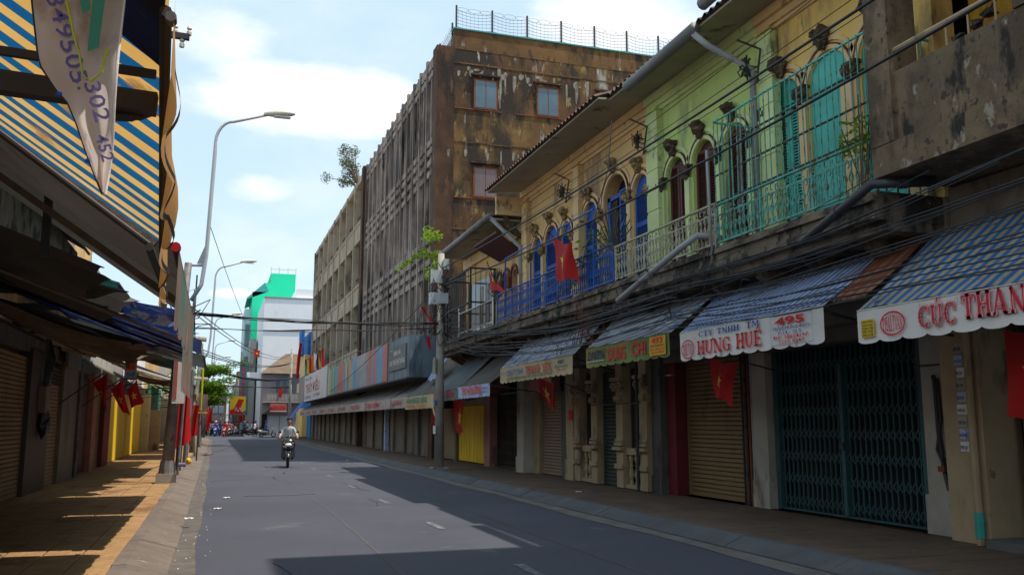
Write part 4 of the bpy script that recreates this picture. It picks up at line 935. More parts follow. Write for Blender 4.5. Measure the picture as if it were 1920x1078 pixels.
G().box(8.82, 8.899, 6.75, 7.0, 4.97, 7.58).build('wall_pier', 'ochre_wall', t)
t = thing('wire_rack', 'rusty wire plant rack on the ochre balcony', 'rack', (8.2, 7.0, 5.6))
g = G()
for i in range(9): g.blob((8.0+rnd.uniform(-.2,.2), 7.9-i*.15, 5.55+i*.11), .08, .09, .05, i, .5, 6, 4)
g.build('dry_plants', 'iron_rust', t); G().bar((8.0,8.0,5.5),(8.0,6.6,6.5), .02).build('rod', 'iron_rust', t)

# ------------------------------------------------------------------ right awnings and their painted valances
AG = 'shop awnings over the right pavement'
def line(t, s, y, z, h, w, mat, x=6.955, bold=.012, shear=0.0, name='lettering', curve=None):
    g = G(); lettering(g, s, (x, y, z), UR, VR, V(0,0,0), h, w, bold, shear, None); g.build(name, mat, t)
def oval(t, yc, zc, rx, rz, x, txt='THAI TUAN'):
    g = G(); ellipse_ring(g, (x,yc,zc), UR, VR, V(0,0,0), rx, rz, .02)
    P, w = slab('THAI'); 
    for word, o0 in (('THAI', -.80), ('TUAN', .03)):
        P, w = slab(word)
        for poly in P:
            pts = []
            for a, b in poly:
                uu = o0+a*.76/w; hh = .62*math.sqrt(max(.05, 1-(uu*.92)**2)); pts.append((x-.001, yc-uu*rx, zc+(2*b-1)*hh*rz))
            g.add(pts, [tuple(range(len(pts)))])
    g.build('oval_mark', 'ink_crimson', t)
# near: CUC THANH
a = awning('blue and cream striped awning with large red CÚC THANH lettering', 4.2, 8.36, 7.0, 2.84, 8.42, 3.9, 'tarp_blue_cream', 'valance_white', .40, AG, y0b=4.2, y1b=8.5)
X = 6.955
oval(a, 7.78, 2.62, .19, .135, X)
for k, (mt, gr, dx) in enumerate((('ink_crimson', .045, 0), ('valance_white', .02, .002), ('ink_crimson', -.012, .004))):
    g = G(); slabtext(g, 'CÚC', (X-dx,7.40,2.53), UR, VR, V(0,0,0), .22, .52, grow=gr); g.build('lettering', mt, a)
    g = G(); slabtext(g, 'THANH', (X-dx-.0005,6.83,2.56), UR, VR, V(0,0,0), .235, .95, grow=gr); g.build('lettering', mt, a)
G().box(X-.004, X, 8.06, 8.27, 2.50, 2.70).build('sticker', 'sticker_yellow', a)
for i, (s_, h) in enumerate((('NHÀ THẦU',.022),('SƠN SỬA NHÀ',.022),('HOÀNG TÂM',.026),('0907 1545',.03),('0908 222 388',.028))): line(a, s_, 8.25, 2.665-i*.038, h, .17, 'ink_black', X-.006)
# orange sheet between
awning('faded orange corrugated sheet awning between two striped ones', 8.42, 9.05, 7.15, 3.02, 8.42, 3.95, 'tarp_orange', None, group=AG, y0b=8.6, y1b=9.3, rib=.012, n=14, arms=False)
# 495 HUNG HUE
a = awning('blue and white striped awning with HƯNG HUÊ banner', 8.95, 12.5, 7.0, 2.98, 8.42, 3.95, 'tarp_blue_white', 'valance_white', .47, AG, y0b=9.3, y1b=13.4)
oval(a, 12.22, 2.68, .20, .15, X); ellipse_ring(g := G(), (X,11.98,2.82), UR, VR, V(0,0,0), .022, .022, .004, 12); lettering(g, 'R', (X,11.99,2.812), UR, VR, V(0,0,0), .02, None); g.build('registered_mark', 'ink_crimson', a)
g = G(); slabtext(g, 'CTY', (X,11.88,2.84), UR, VR, V(0,0,0), .085, .42); slabtext(g, 'TNHH', (X,11.36,2.84), UR, VR, V(0,0,0), .085, .60); slabtext(g, 'TM', (X,10.60,2.85), UR, VR, V(0,0,0), .085, .34); g.build('lettering', 'ink_blue', a)
g = G(); slabtext(g, 'HƯNG', (X-.001,11.93,2.57), UR, VR, V(0,0,0), .21, .95); slabtext(g, 'HUÊ', (X-.001,10.86,2.58), UR, VR, V(0,0,0), .215, .66); g.build('lettering', 'ink_red', a)
g = G(); ellipse_ring(g, (X,9.63,2.74), UR, VR, V(0,0,0), .38, .205, .004, 4); g.v = []; g.f = []
for (p, q, r_, s_) in ((10.02,9.14,2.925,2.93),(10.02,9.14,2.545,2.55),(10.02,10.015,2.55,2.93),(9.145,9.14,2.55,2.93)): g.add([(X,p,r_),(X,q,r_),(X,q,s_),(X,p,s_)], [(0,1,2,3)])
g.build('panel_border', 'ink_blue', a)
line(a, '495', 9.92, 2.81, .10, .62, 'ink_red', X, .03)
line(a, 'TRẦN HƯNG ĐẠO', 9.98, 2.745, .04, .78, 'ink_blue', X, .015); line(a, 'P.14 - Q.5', 9.85, 2.685, .04, .48, 'ink_blue', X, .015)
line(a, 'ĐT: 38524197', 9.97, 2.625, .045, .74, 'ink_red', X, .015); line(a, '2212 0247', 9.86, 2.565, .045, .55, 'ink_red', X, .015)
# 493 DUNG CHI
a = awning('grey and blue corrugated sheet awning with green DUNG CHI banner', 12.85, 16.3, 7.0, 3.02, 8.42, 4.05, 'tarp_grey_blue', 'valance_green', .40, AG, y0b=13.2, y1b=17.6, rib=.010, n=60)
G().box(X-.004, X-.001, 12.93, 13.5, 2.66, 2.98).build('orange_panel', 'box_orange', a)
line(a, 'DNTN', 16.2, 2.76, .17, .85, 'ink_navy', X, .02, .35); G().box(X-.003, X, 15.4, 16.2, 2.72, 2.735).build('underline', 'ink_white', a)
line(a, 'DUNG', 15.22, 2.70, .24, .76, 'ink_red', X-.002, .018); line(a, 'CHI', 14.22, 2.72, .24, .56, 'ink_red', X-.002, .018)
line(a, '493', 13.42, 2.86, .10, .40, 'ink_red', X-.008, .03); line(a, 'TRẦN HƯNG ĐẠO', 13.47, 2.805, .035, .5, 'ink_black', X-.008); line(a, 'ĐT: 38551741', 13.46, 2.745, .04, .5, 'ink_red', X-.008); line(a, '2212 4057', 13.44, 2.69, .04, .46, 'ink_red', X-.008)
solo(G().box(6.97, 7.03, 12.8, 13.0, 2.3, 2.32), 'clip', 'iron_dark', 'small dark clip at the end of the green banner', 'clip')
# 491 THANH YEN
a = awning('grey corrugated sheet awning with cream THANH YẾN banner', 17.0, 21.95, 7.0, 2.95, 8.42, 4.15, 'tarp_grey_blue', 'valance_yellow', .40, AG, y0b=18.0, y1b=22.9, rib=.010, n=84)
line(a, 'CÔNG TY TNHH', 21.38, 2.71, .15, 1.28, 'ink_blue', X, .012)
g = G(); slabtext(g, 'THANH', (X,19.95,2.69), UR, VR, V(0,0,0), .18, 1.02); slabtext(g, 'YẾN', (X,18.78,2.69), UR, VR, V(0,0,0), .18, .60); g.build('lettering', 'ink_red', a)
line(a, '491', 17.82, 2.80, .085, .34, 'ink_navy', X, .03); line(a, 'TRẦN HƯNG ĐẠO', 18.02, 2.72, .045, .8, 'ink_navy', X); line(a, 'P.14 - Q.5', 17.88, 2.65, .05, .5, 'ink_red', X)
line(a, 'CHUYÊN KINH DOANH CÁC LOẠI VẢI SỢI SỈ VÀ LẺ', 21.35, 2.60, .07, 3.2, 'ink_black', X)
line(a, 'THAI TUAN', 21.85, 2.78, .04, .35, 'ink_rose', X)
# 489 orange banner + its neighbours
a = awning('brown canvas awning with white banner and orange letters', 22.9, 26.3, 7.0, 2.62, 8.42, 3.75, 'tarp_grey', 'banner_blue', .36, AG)
line(a, 'THU HỒNG ĐÀO', 25.75, 2.36, .22, 2.15, 'ink_orange', X, .03); line(a, 'ĐT: 38.552.716', 23.55, 2.46, .06, .55, 'ink_navy', X); line(a, '0903 714', 23.5, 2.36, .06, .45, 'ink_navy', X)
a = awning('slate green canvas awning with dull red letters by the pole', 26.2, 29.4, 7.0, 2.58, 8.42, 3.95, 'tarp_slate', 'grey_sign', .34, AG)
line(a, 'PHƯƠNG', 29.2, 2.34, .17, 1.3, 'ink_crimson', X, .03); line(a, 'THẢO', 27.6, 2.35, .17, .9, 'ink_crimson', X, .03)
a = awning('brown canvas awning with pale NGỌC BẢO valance beyond the pole', 29.7, 34.6, 7.1, 2.55, 8.42, 3.6, 'tarp_grey', 'valance_yellow', .50, AG)
line(a, 'VẢN NGỌC BẢO', 34.4, 2.28, .19, 3.6, 'ink_green', 7.05, .03); line(a, 'TEXTILE - VẢI SỢI', 34.3, 2.11, .10, 3.2, 'ink_orange', 7.05, .02)
solo(G().grid(lambda u, v: (7.5+.5*v, 31.5+1.2*u, 3.1+.8*v+.04*math.sin(u*9)), 10, 4), 'tarp_scrap', 'tarp_blue_white', 'blue striped tarp scrap tucked above the brown awning', 'tarp')
solo(G().box(7.95, 8.1, 25.5, 27.6, 4.05, 4.35), 'sign_board', 'grey_sign', 'grey unlit sign board in shadow under the steel balcony', 'sign')
# debris under the cream balcony: dead vine hanging over the sheet awnings
g = G()
for i in range(60):
    y = 17.2+rnd.gauss(0,.12); x = 7.5+rnd.uniform(-.4,.2); z = 4.2-rnd.random()*.9
    g.bar((x,y,z),(x+rnd.uniform(-.1,.1),y+rnd.uniform(-.1,.1),z-.25), .012)
solo(g, 'dead_vine', 'rust_frame', 'dry brown vine hanging between the two corrugated awnings', 'plant')

# flags on the right side
FG = 'red flags with a yellow star'
flag('big red flag with yellow star over the blue railing', (7.1,18.4,5.72), (7.15,18.35,4.75), (7.1,17.1,5.35), (7.15,17.15,4.55), (V(7.5,18.45,5.3), V(7.1,18.5,5.8)), .06, .25, 1.8)
flag('small drooping flag with star left of the blue railing', (7.1,23.55,6.0), (7.1,23.2,5.15), (7.15,23.3,5.45), (7.15,22.1,5.05), (V(7.5,23.7,5.2), V(7.1,23.6,6.05)), .05, .25, 1.5, seed=2)
flag('dark flag in shade at the end of the HƯNG HUÊ banner', (7.74,12.92,2.64), (7.76,12.81,2.02), (7.74,11.99,2.48), (7.76,12.32,1.84), (V(9.59,11.88,2.09), V(7.74,11.99,2.50)), .04, .2, 1.5, seed=1)
flag('large dark flag hanging at the right edge of the photo', (7.8,7.12,2.5), (7.8,7.12,1.62), (7.9,6.2,2.5), (7.9,6.3,1.3), (V(9.0,7.2,2.75), V(7.75,7.2,2.6)), .05, .25, 1.6, seed=3)
flag('shaded flag drooping below the THANH YẾN banner', (7.85,21.69,2.86), (7.85,21.26,2.20), (7.90,20.60,2.53), (7.90,20.17,1.77), (V(9.16,19.73,1.99), V(7.85,20.71,2.69)), .06, .25, 1.5, seed=4)
flag('shaded flag hanging in front of the yellow doors', (7.90,30.19,2.42), (7.90,30.08,1.33), (7.90,28.56,2.42), (7.90,28.78,1.17), None, .05, .25, 1.5, seed=5)
flag('dark red flag below the brown awning beyond the pole', (8.07,34.44,2.53), (8.07,34.34,1.50), (8.07,33.14,2.59), (8.07,33.25,1.50), None, .05, 0, 1.5, seed=6)

# ------------------------------------------------------------------ grey tower block (right, middle distance)
t = thing('tower_block', 'stained grey and brown five storey block with vertical concrete fins', 'building', (8.4, 36, 0)); TB = t
Y0 = 35.3
G().box(9.1, 24, Y0, 55, .12, 17.6).build('side_wall', 'grime_wall', t)
G().box(8.32, 9.1, Y0-.04, Y0+.7, .12, 17.66).build('corner_pier', 'grime_dark', t)
G().box(9.1, 24, Y0-.01, Y0+.3, 17.601, 18.5).build('end_parapet', 'grime_parapet', t)
G().box(9.1, 9.35, Y0+.3, 54.9, 17.601, 18.3).build('roof_parapet', 'concrete_far', t)
G().box(9.05, 24.1, Y0-.06, Y0+.35, 18.5, 18.56).build('coping', 'teal_far', t)
for z, h in ((16.95,.06),(13.4,.05),(9.6,.05)): G().box(9.1, 24, Y0-.018, Y0-.001, z, z+h).build('string_course', 'grime_parapet', t)
def side_window(x0, x1, z0, z1, gl):
    w = G().box(x0-.07, x1+.07, Y0-.05, Y0-.002, z0-.07, z1+.07).build('window', 'rust_frame', t)
    for a, b in ((x0,(x0+x1)/2-.02),((x0+x1)/2+.02,x1)): G().box(a, b, Y0-.056, Y0-.045, z0, z1).build('pane', gl, w)
    G().box(x0-.2, x1+.2, Y0-.13, Y0-.001, z1+.22, z1+.30).build('window_hood', 'grime_dark', t)
    G().box(x0-1.0, x1+.25, Y0-.04, Y0-.003, z0-.14, z0-.10).build('sill_band', 'rust_frame', t)
for x0, gl in ((10.05,'glass_blue'),(12.95,'glass_blue'),(15.9,'glass_dark')):
    side_window(x0, x0+.93, 15.05, 16.25, gl)
    side_window(x0, x0+.93, 11.1, 12.3, 'glass_mauve')
    side_window(x0, x0+.93, 7.2, 8.4, 'glass_mauve')
g = G()
for i in range(120):
    zc = rnd.choice((16.72, 16.6, 13.15, 13.05, 9.4)); x = rnd.uniform(8.5, 19.5); w = rnd.uniform(.03,.16)*(1 if rnd.random() < .8 else 2); h = rnd.uniform(.05,.3)*(1 if rnd.random() < .75 else 3.2)
    z = zc+rnd.gauss(0,.10); y = Y0-.006-.0004*(i % 9) if x > 9.1 else Y0-.046-.0004*(i % 9)
    g.add([(x,y,z-h),(x+w*.4,y,z-h*1.25),(x+w,y,z-h*.7),(x+w*1.1,y,z),(x+w*.5,y,z+.05),(x-w*.1,y,z-.02)], [tuple(range(6))])
g.build('lime_streaks', 'lime_streak', t, kind='stuff')
# fins
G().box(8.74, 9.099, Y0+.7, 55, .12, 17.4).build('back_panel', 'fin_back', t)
G().box(8.45, 9.095, Y0+.7, 55, 17.4, 17.66).build('roof_edge', 'fin_concrete', t)
fm = setmat(G().box(-.0,.40,-.10,.10,0,13.2).mesh('fin'), 'fin_concrete')
mf = setmat(G().box(0,.3,-.05,.05,0,13.0).mesh('inner_fin'), 'fin_concrete')
pm = setmat(G().box(0,.05,-.30,.30,0,2.9).mesh('infill_panel'), 'fin_concrete')
for i in range(14):
    y = Y0+.75+i*1.42; piece(fm, 'fin', t, (8.36, y, 4.55))
    if i < 13:
        piece(mf, 'inner_fin', t, (8.43, y+.71, 4.6))
        for k, z in enumerate((4.7, 9.5, 13.9)):
            for dy in (.36, 1.06):
                if rnd.random() < .72: piece(pm, 'infill_panel', t, (8.50+rnd.choice((0,0,.1)), y+dy, z+rnd.uniform(-.05,.05)), None)
for z in (7.75, 8.25, 8.75, 9.25, 12.2, 12.7, 13.2, 13.6, 16.7, 17.1):
    g = G()
    for i in range(13): y = Y0+.75+i*1.42; g.box(8.40, 8.73, y+.102, y+1.318, z, z+.26)
    g.build('cross_beam', 'fin_concrete', t)
G().box(8.2, 9.4, 54.6, 55.3, .12, 17.7).build('division_pier', 'grime_dark', t)
# open-gallery block
t = thing('gallery_block', 'cream concrete block with open galleries beyond the grey fins', 'building', (8.4, 70, 0))
YA, YB = 55.35, 85.5
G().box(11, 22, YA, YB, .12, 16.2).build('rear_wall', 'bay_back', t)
for z0, z1 in ((4.6,6.2),(9.1,10.4),(13.3,14.6),(17.3,17.65)):
    G().box(8.4, 8.7, YA, YB, z0, z1).build('floor_band', 'bay_concrete', t); G().box(8.7, 10.99, YA, YB, z1-.25, z1-.02).build('gallery_floor', 'bay_concrete', t)
    if z0 < 17: G().box(8.36, 8.399, YA, YB, z1-.18, z1).build('band_lip', 'bay_concrete', t)
ns = 8
for i in range(ns+1):
    y = YA+.3+i*(YB-YA-.6)/ns; G().box(8.33, 8.75, y-.18, y+.18, 4.55, 17.6).build('gallery_column', 'bay_concrete', t)
    if i < ns:
        w = (YB-YA-.6)/ns
        for z in (6.2, 10.4, 14.6):
            G().box(8.55, 8.6, y+.2, y+w-.2, z+.55, z+.62).build('gallery_rail', 'iron_dark', t)
            if rnd.random() < .7: G().box(10.9, 10.99, y+.9, y+1.9, z+.1, z+2.2).build('gallery_door', 'shutter_brown' if rnd.random() < .5 else 'void', t)
            G().box(8.62, 8.68, y+w*.5-.05, y+w*.5+.05, z+.0, z+2.7 if z < 14 else z+2.69).build('mullion', 'bay_concrete', t)
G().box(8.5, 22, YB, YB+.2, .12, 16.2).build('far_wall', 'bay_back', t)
# fence on the roof
t = thing('roof_fence', 'rusty post and barbed wire fence along the tower roof', 'fence', (9.2, 45, 17.9))
def fence_run(P0, P1, n, h):
    P0, P1 = Vector(P0), Vector(P1)
    for i in range(n+1): p = P0.lerp(P1, i/n); G().bar(p, p+V(0,0,h), .07).build('fence_post', 'iron_dark', t)
    g = G()
    for k in range(1, 7):
        for i in range(n): g.tube(sag(P0.lerp(P1, i/n)+V(0,0,h*k/7), P0.lerp(P1, (i+1)/n)+V(0,0,h*k/7), .04+.02*k, 6), .008, 4, False)
    for i in range(n*9):
        p = P0.lerp(P1, (i+.5)/(n*9)); g.tube([p+V(0,0,h*.1),p+V(0,0,h*.8)], .005, 3, False)
    for i in range(n*3):   # razor coil loops on top
        c = P0.lerp(P1, (i+.5)/(n*3)); d = (P1-P0).normalized()
        g.tube([c+d*.30*math.cos(a)+V(0,0,h*.85+.10*math.sin(a)) for a in [q*math.pi/5 for q in range(11)]], .007, 3, False)
    g.build('fence_wire', 'iron_rust', t)
fence_run((9.2,Y0+.1,18.5), (24,Y0+.1,18.5), 9, 1.15)
fence_run((9.1,Y0+.4,17.7), (9.1,54,17.7), 8, 1.25)
# tree on the roof edge and creeper by the tower corner
def foliage(g, c, rr, n, size, q, flat=1.0):
    for i in range(n):
        d = Vector((q.gauss(0,1), q.gauss(0,1), q.gauss(0,1)*flat)); d = d.normalized()*rr*(q.random()**.45); p = Vector(c)+d
        a = Vector((q.uniform(-1,1), q.uniform(-1,1), q.uniform(-.5,.5))).normalized()*size*q.uniform(.6,1.3); b = a.cross(Vector((q.uniform(-1,1), q.uniform(-1,1), q.uniform(-1,1)))).normalized()*size*.45
        g.add([p-a, p+b, p+a, p-b], [(0,1,2,3)])
q = random.Random(5)
t = thing('roof_tree', 'wispy tree growing from the roof edge against the sky', 'tree', (8.6, 60, 17.6))
g = G(); f = G()
for k in range(13):
    e = V(8.4+q.uniform(-1.7,.5), 60+q.uniform(-1,2.5), 18.2+q.uniform(.2,2.3)); m_ = V(8.6,59.8,17.6).lerp(e, .5)+V(0,0,.2)
    g.tube([(8.7,59.4,17.5), m_, e], [.06,.035,.012], 5); foliage(f, e, .45, 120, .08, q); foliage(f, m_, .35, 50, .08, q)
g.build('branches', 'bark', t); f.build('leaves', 'leaf_dull', t, kind='stuff')
t = thing('creeper', 'bright lime creeper hanging off the tower corner', 'plant', (7.8, 34.8, 8))
g = G(); f = G()
for k in range(8):
    e = V(8.0+q.uniform(-.8,.6), 34.7+q.uniform(-.4,.3), 8.7+q.uniform(-1.2,.7)); g.tube([(8.6,35,8.5), V(8.3,34.9,8.6).lerp(e,.5), e], .014, 4); foliage(f, e, .27, 70, .075, q)
for k in range(5): e = V(6.7+.25*k, 34.6, 7.6+.2*k); foliage(f, e, .16, 20, .09, q)
g.build('stems', 'bark', t); f.build('leaves', 'leaf_lime', t, kind='stuff')

# ground floor of the tower: shutters, overhanging sign box, awnings
solo(G().box(8.7, 9.05, 35.3, 85.5, .12, 4.5), 'shop_back_wall', 'shop_wall', 'dim back wall behind the long row of far shutters', 'wall')
lbls = ['shutter nearest the brown awning beyond the pole','second far shutter along the tower','third far shutter along the tower','far shutter below the red lettered awning','far shutter left of the blue post','far shutter right of the blue post','sixth shutter past the blue post','narrow shutter past the middle of the far row','shutter under the long rose lettered valance','tenth far shutter towards the crossing','eleventh far shutter towards the crossing','twelfth far shutter towards the crossing','thirteenth far shutter towards the crossing','fourth last shutter before the crossing','third last shutter before the crossing','second last shutter before the crossing','last brown shutter before the crossing']
for i in range(17):
    y = 35.5+i*2.93
    shutter('grey brown '+lbls[i], 8.55, y+.22, y+2.75, .14, 2.9, 'shutter_brown', slats=False, group='far row of closed shutters under the tower')
    pillar('thin grey brown post right of the '+lbls[i].replace('shutter','shutter', 1), 8.42, 8.68, y-.12, y+.14, .12, 3.2, 'pillar_grey' if i % 3 else 'fin_concrete', 'posts between the far shutters')
pillar('pale blue painted post in the far row of shutters', 8.3, 8.5, 45.6, 45.9, .12, 2.9, 'banner_blue')
t = thing('sign_box', 'long overhanging sign box of rusty painted panels on the tower', 'sign', (7.8, 55, 3.3))
G().box(7.25, 8.4, 34.9, 84, 3.35, 5.05).build('box_frame', 'sheet_blue_grey', t)
for i, (y0, y1, m) in enumerate(((39.4,44,'mural'),(44,48.6,'mural'),(48.6,53.2,'mural'),(53.2,57.8,'mural'),(57.8,62,'mural'))): G().box(7.2, 7.249, y0+.03, y1-.03, 3.38, 5.1).build('mural_panel', m, t)
G().box(7.17, 7.249, 62.05, 78.3, 3.3, 5.45).build('white_panel', 'sign_white', t); G().box(7.2, 7.249, 79, 84, 3.3, 5.6).build('mauve_panel', 'mauve_far', t)
G().box(7.19, 7.249, 35.3, 38.9, 3.75, 4.75).build('grey_panel', 'grey_sign', t)
G().box(7.19, 7.25, 34.9, 62, 3.3, 3.36).build('lower_lip', 'iron_rust', t)
line(t, 'TRUNG TÂM', 77.6, 5.0, .22, 5.2, 'ink_violet', 7.165, .02); line(t, 'THÚY ĐIỀU', 76.8, 3.98, .72, 10.2, 'ink_rose', 7.165, .04)
line(t, 'ĐT: 38551221', 77.6, 3.5, .24, 5.0, 'ink_violet', 7.165, .02); line(t, 'Q.5 - TP.HCM', 71.0, 3.55, .24, 4.6, 'ink_violet', 7.165, .02)
line(t, 'BÁN VÀ', 37.8, 4.38, .2, 1.5, 'ink_white', 7.185, .02); line(t, 'CHO THUÊ MẶT BẰNG', 38.75, 3.98, .22, 3.3, 'ink_white', 7.185, .02); line(t, 'LIÊN HỆ', 38.7, 4.6, .08, .6, 'ink_white', 7.185)
dk = ['ink_rose','ink_crimson','ink_rose','ink_rose','ink_rose','ink_rose','ink_rose','ink_rose','ink_rose']
al = ['right end with bold red letters','second from right with small letters','third from right','fourth from right','fifth from right','sixth from the right','seventh from the right','third from the crossing end','last one by the crossing']
wd = [('LANH','KHÁNH HÙNG TEXTILE'),('CÔNG TY DỆT MAY','VẢI SỢI'),('THÁI TUẤN','VẢI'),('DƯƠNG','VẢI SỢI'),('TRUNG','VẢI'),('HÒA','VẢI'),('PHÁT','VẢI'),('LỢI','VẢI'),('AN','VẢI')]
y = 35.2
for i in range(9):
    L = (3.6,6.8,5.6,5.2,5.2,5.2,5.2,5.2,5.6)[i]
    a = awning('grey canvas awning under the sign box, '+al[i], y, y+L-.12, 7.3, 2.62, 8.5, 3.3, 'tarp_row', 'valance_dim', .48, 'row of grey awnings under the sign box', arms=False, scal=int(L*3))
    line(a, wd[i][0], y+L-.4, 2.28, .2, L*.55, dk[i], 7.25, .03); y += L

# blue marquee roof edge pieces at the far end
solo(G().grid(lambda u, v: (6.7+1.4*v, 84.5+4*u, 1.9+1.9*v+.03*math.sin(u*20)), 12, 6), 'tarp', 'blue_paint', 'bright blue tarp slung at the far end of the grey awnings', 'tarp')
# festival flags above the white sign
for i, (mt, lb) in enumerate((('teal_far','teal'),('sticker_yellow','yellow'),('flag_red','scarlet'),('ink_orange','orange'),('valance_white','white'),('ink_violet','violet'),('box_orange','amber'),('ink_crimson','crimson'))):
    y = 77-i*1.75
    flag('small %s festival flag standing above the white sign' % lb, (7.1,y,7.0), (7.15,y,5.55), (7.1,y-.75,6.8-.1*(i % 3)), (7.2,y-.7,5.5), (V(7.2,y,5.3), V(7.1,y,7.2)), .1, 0, 1.5, mat=mt, group='festival flags above the white sign', seed=i)
flag('long red flag hanging from the pale building at the crossing', (7.3,86.3,9.3), (7.2,86.1,5.6), (7.4,85,8.9), (7.1,85.3,5.9), (V(8.6,86.6,9.1), V(7.2,86.2,9.4)), .12, 0, 2.5, seed=3)

# ------------------------------------------------------------------ utility poles and street lamps
t = thing('utility_pole', 'grey concrete utility pole on the right pavement with grey boxes', 'pole', (6.76, 27.65, .12))
G().tube([(6.76,27.65,.1),(6.76,27.65,7.0)], [.16,.10], 14).build('shaft', 'pole_concrete', t, smooth=True)
G().box(6.5, 7.02, 27.4, 27.9, .11, .16).build('base', 'pole_concrete', t)
for (x0, y0, z0, w, h) in ((6.42,27.45,6.0,.34,.42),(6.36,27.4,5.3,.28,.38),(6.62,27.3,5.32,.3,.34),(6.8,27.45,6.45,.18,.35)): G().box(x0, x0+w, y0, y0+.25, z0, z0+h).build('junction_box', 'lamp_paint', t)
g = G()
for i in range(70):
    p = V(6.76+rnd.gauss(0,.13), 27.6+rnd.gauss(0,.13), rnd.choice([5.2,5.7,4.7,4.4,6.0])+rnd.uniform(-.3,.3)); pts = [p]
    for k in range(5): p = p+V(rnd.gauss(0,.09), rnd.gauss(0,.09), rnd.gauss(0,.14)); pts.append(p)
    g.tube(pts, .013, 4, False)
g.build('wire_tangle', 'cable', t, kind='stuff')
G().box(6.58, 6.61, 27.5, 27.75, 1.2, 1.45).build('bill', 'valance_white', t); G().box(6.55, 6.6, 27.5, 27.8, 3.1, 3.6).build('meter_plate', 'pole_concrete', t)
G().box(6.59, 6.62, 27.48, 27.72, 2.1, 2.25).build('bill', 'blue_paint', t)
t = thing('hose_loop', 'yellow hose looped from the brown awning to the pole', 'hose', (7, 30, 2.2)); G().tube(sag((7.1,30.2,2.45),(6.8,27.7,2.05), .5, 12), .03, 6).build('hose', 'valance_yellow', t)
t = thing('red_decoration', 'torn red cloth and wire reel caught by the pole', 'cloth', (6.4, 28.6, 4.4))
g = G(); g.grid(lambda u, v: (6.3+.16*u+.3*v, 28.6+.1*math.sin(v*5), 5.4-.5*v-.1*u), 5, 6); g.build('cloth', 'ink_red', t)
g = G(); g.grid(lambda u, v: (6.5+.12*u, 28.4+.06*math.sin(v*5), 4.4-.4*v-.1*u), 4, 5); g.build('cloth', 'ink_red', t)
g = G()
for k in range(6): g.tube([(6.3+.0*k, 28.4+.34*math.cos(a), 4.75+.34*math.sin(a)+.02*k) for a in [q_*math.pi/8 for q_ in range(17)]], .012, 4, False)
g.build('wire_reel', 'iron_dark', t)

def street_lamp(label, x, y, top, arm, z0=.12, h=9.2, r=.05, bracket=True, gr='tall curved street lamps on the left kerb'):
    t = thing('street_lamp', label, 'street lamp', (x, y, z0), gr)
    if bracket:
        pts = [(x-.28,y,4.55),(x-.06,y,4.95),(x+.02,y,5.7),(x+.10,y,8.4)]
    else: pts = [(x,y,z0),(x+.04,y,5),(x+.10,y,8.4)]
    for k in range(7):
        a = R(180-k*15); pts.append((x+.10+.42+.42*math.cos(a), y, 8.65+.62*math.sin(a)))
    pts.append((x+arm-.3, y, 9.55))
    G().tube(pts, [r]*(len(pts)-8)+[r*.8]*8, 8).build('mast', 'lamp_paint', t, smooth=True)
    hd = G(); cx = x+arm
    for u, w, hh in ((-.38,.05,.05),(-.3,.09,.08),(-.1,.13,.13),(.15,.14,.12),(.34,.10,.07),(.42,.03,.03)):
        for k in range(8): a = 2*math.pi*k/8; hd.v.append((cx+u, y+w*math.cos(a), 9.60+.10*u+hh*math.sin(a)*(.9 if math.sin(a) > 0 else .6)))
    for i in range(5):
        for k in range(8): hd.f.append((8*i+k, 8*i+(k+1) % 8, 8*i+8+(k+1) % 8, 8*i+8+k))
    hd.f += [tuple(range(8))[::-1], tuple(40+k for k in range(8))]
    H = hd.build('lamp_housing', 'lamp_head', t, smooth=True)
    G().box(cx-.12, cx+.3, y-.09, y+.09, 9.515, 9.53).build('lamp_glass', 'lens', H)
    return t
l1 = street_lamp('nearest curved street lamp rising above the striped awning', -.43, 23.2, 9.4, 1.65)
l1b = l1
t = thing('utility_pole', 'leaning dark steel pole on a concrete block, left kerb', 'pole', (-1.04, 23.25, .12))
G().tube([(-1.04,23.25,.3),(-.95,23.25,3.2),(-.82,23.25,5.5)], [.15,.11,.09], 12).build('shaft', 'pole_steel', t, smooth=True)
G().lathe((-1.04,23.25,.3), [(.21,0),(.2,.05),(.16,.35)], 10).build('foot', 'pole_steel', t)
G().box(-1.28, -.82, 23.02, 23.48, .11, .34).build('concrete_block', 'pole_concrete', t)
G().tube([(-.82,23.25,5.45),(-.40,23.25,5.46)], .035, 6).build('bracket', 'lamp_paint', t)
G().add([(-.62,23.24,5.5),(-.42,23.24,5.5),(-.40,23.24,6.1),(-.62,23.27,5.5),(-.42,23.27,5.5),(-.40,23.27,6.1)], [(0,1,2),(5,4,3),(0,2,5,3),(0,3,4,1),(1,4,5,2)]).build('gusset', 'lamp_paint', t)
G().tube([(-.80,23.15,.3),(-.72,23.15,3.0),(-.62,23.2,4.7)], .035, 6).build('conduit', 'pole_steel', t)
G().tube([(-.78,23.0,.55),(-.62,23.0,.55)], .05, 10).build('pipe_stub', 'plastic_purple', t)
G().tube([(-.62,23.2,3.5),(-.6,23.2,5.2)], .02, 6).build('rod', 'iron_dark', t)
for i, (y, lb) in enumerate(((46,'second'),(69,'third'),(92,'fourth'),(115,'fifth'))):
    c = copy_tree(l1); c.location = (l1.location.x+(-.02 if i % 2 else .0), y, .12); c['label'] = '%s curved street lamp down the left side, smaller with distance' % lb
    p = solo(G().tube([(-1.0,y+.05,.12),(-.92,y+.05,2.8),(-.8,y+.05,5.4)], [.13,.10,.08], 8), 'utility_pole', 'pole_steel', 'leaning steel pole below the %s curved street lamp' % lb, 'pole', None, True)
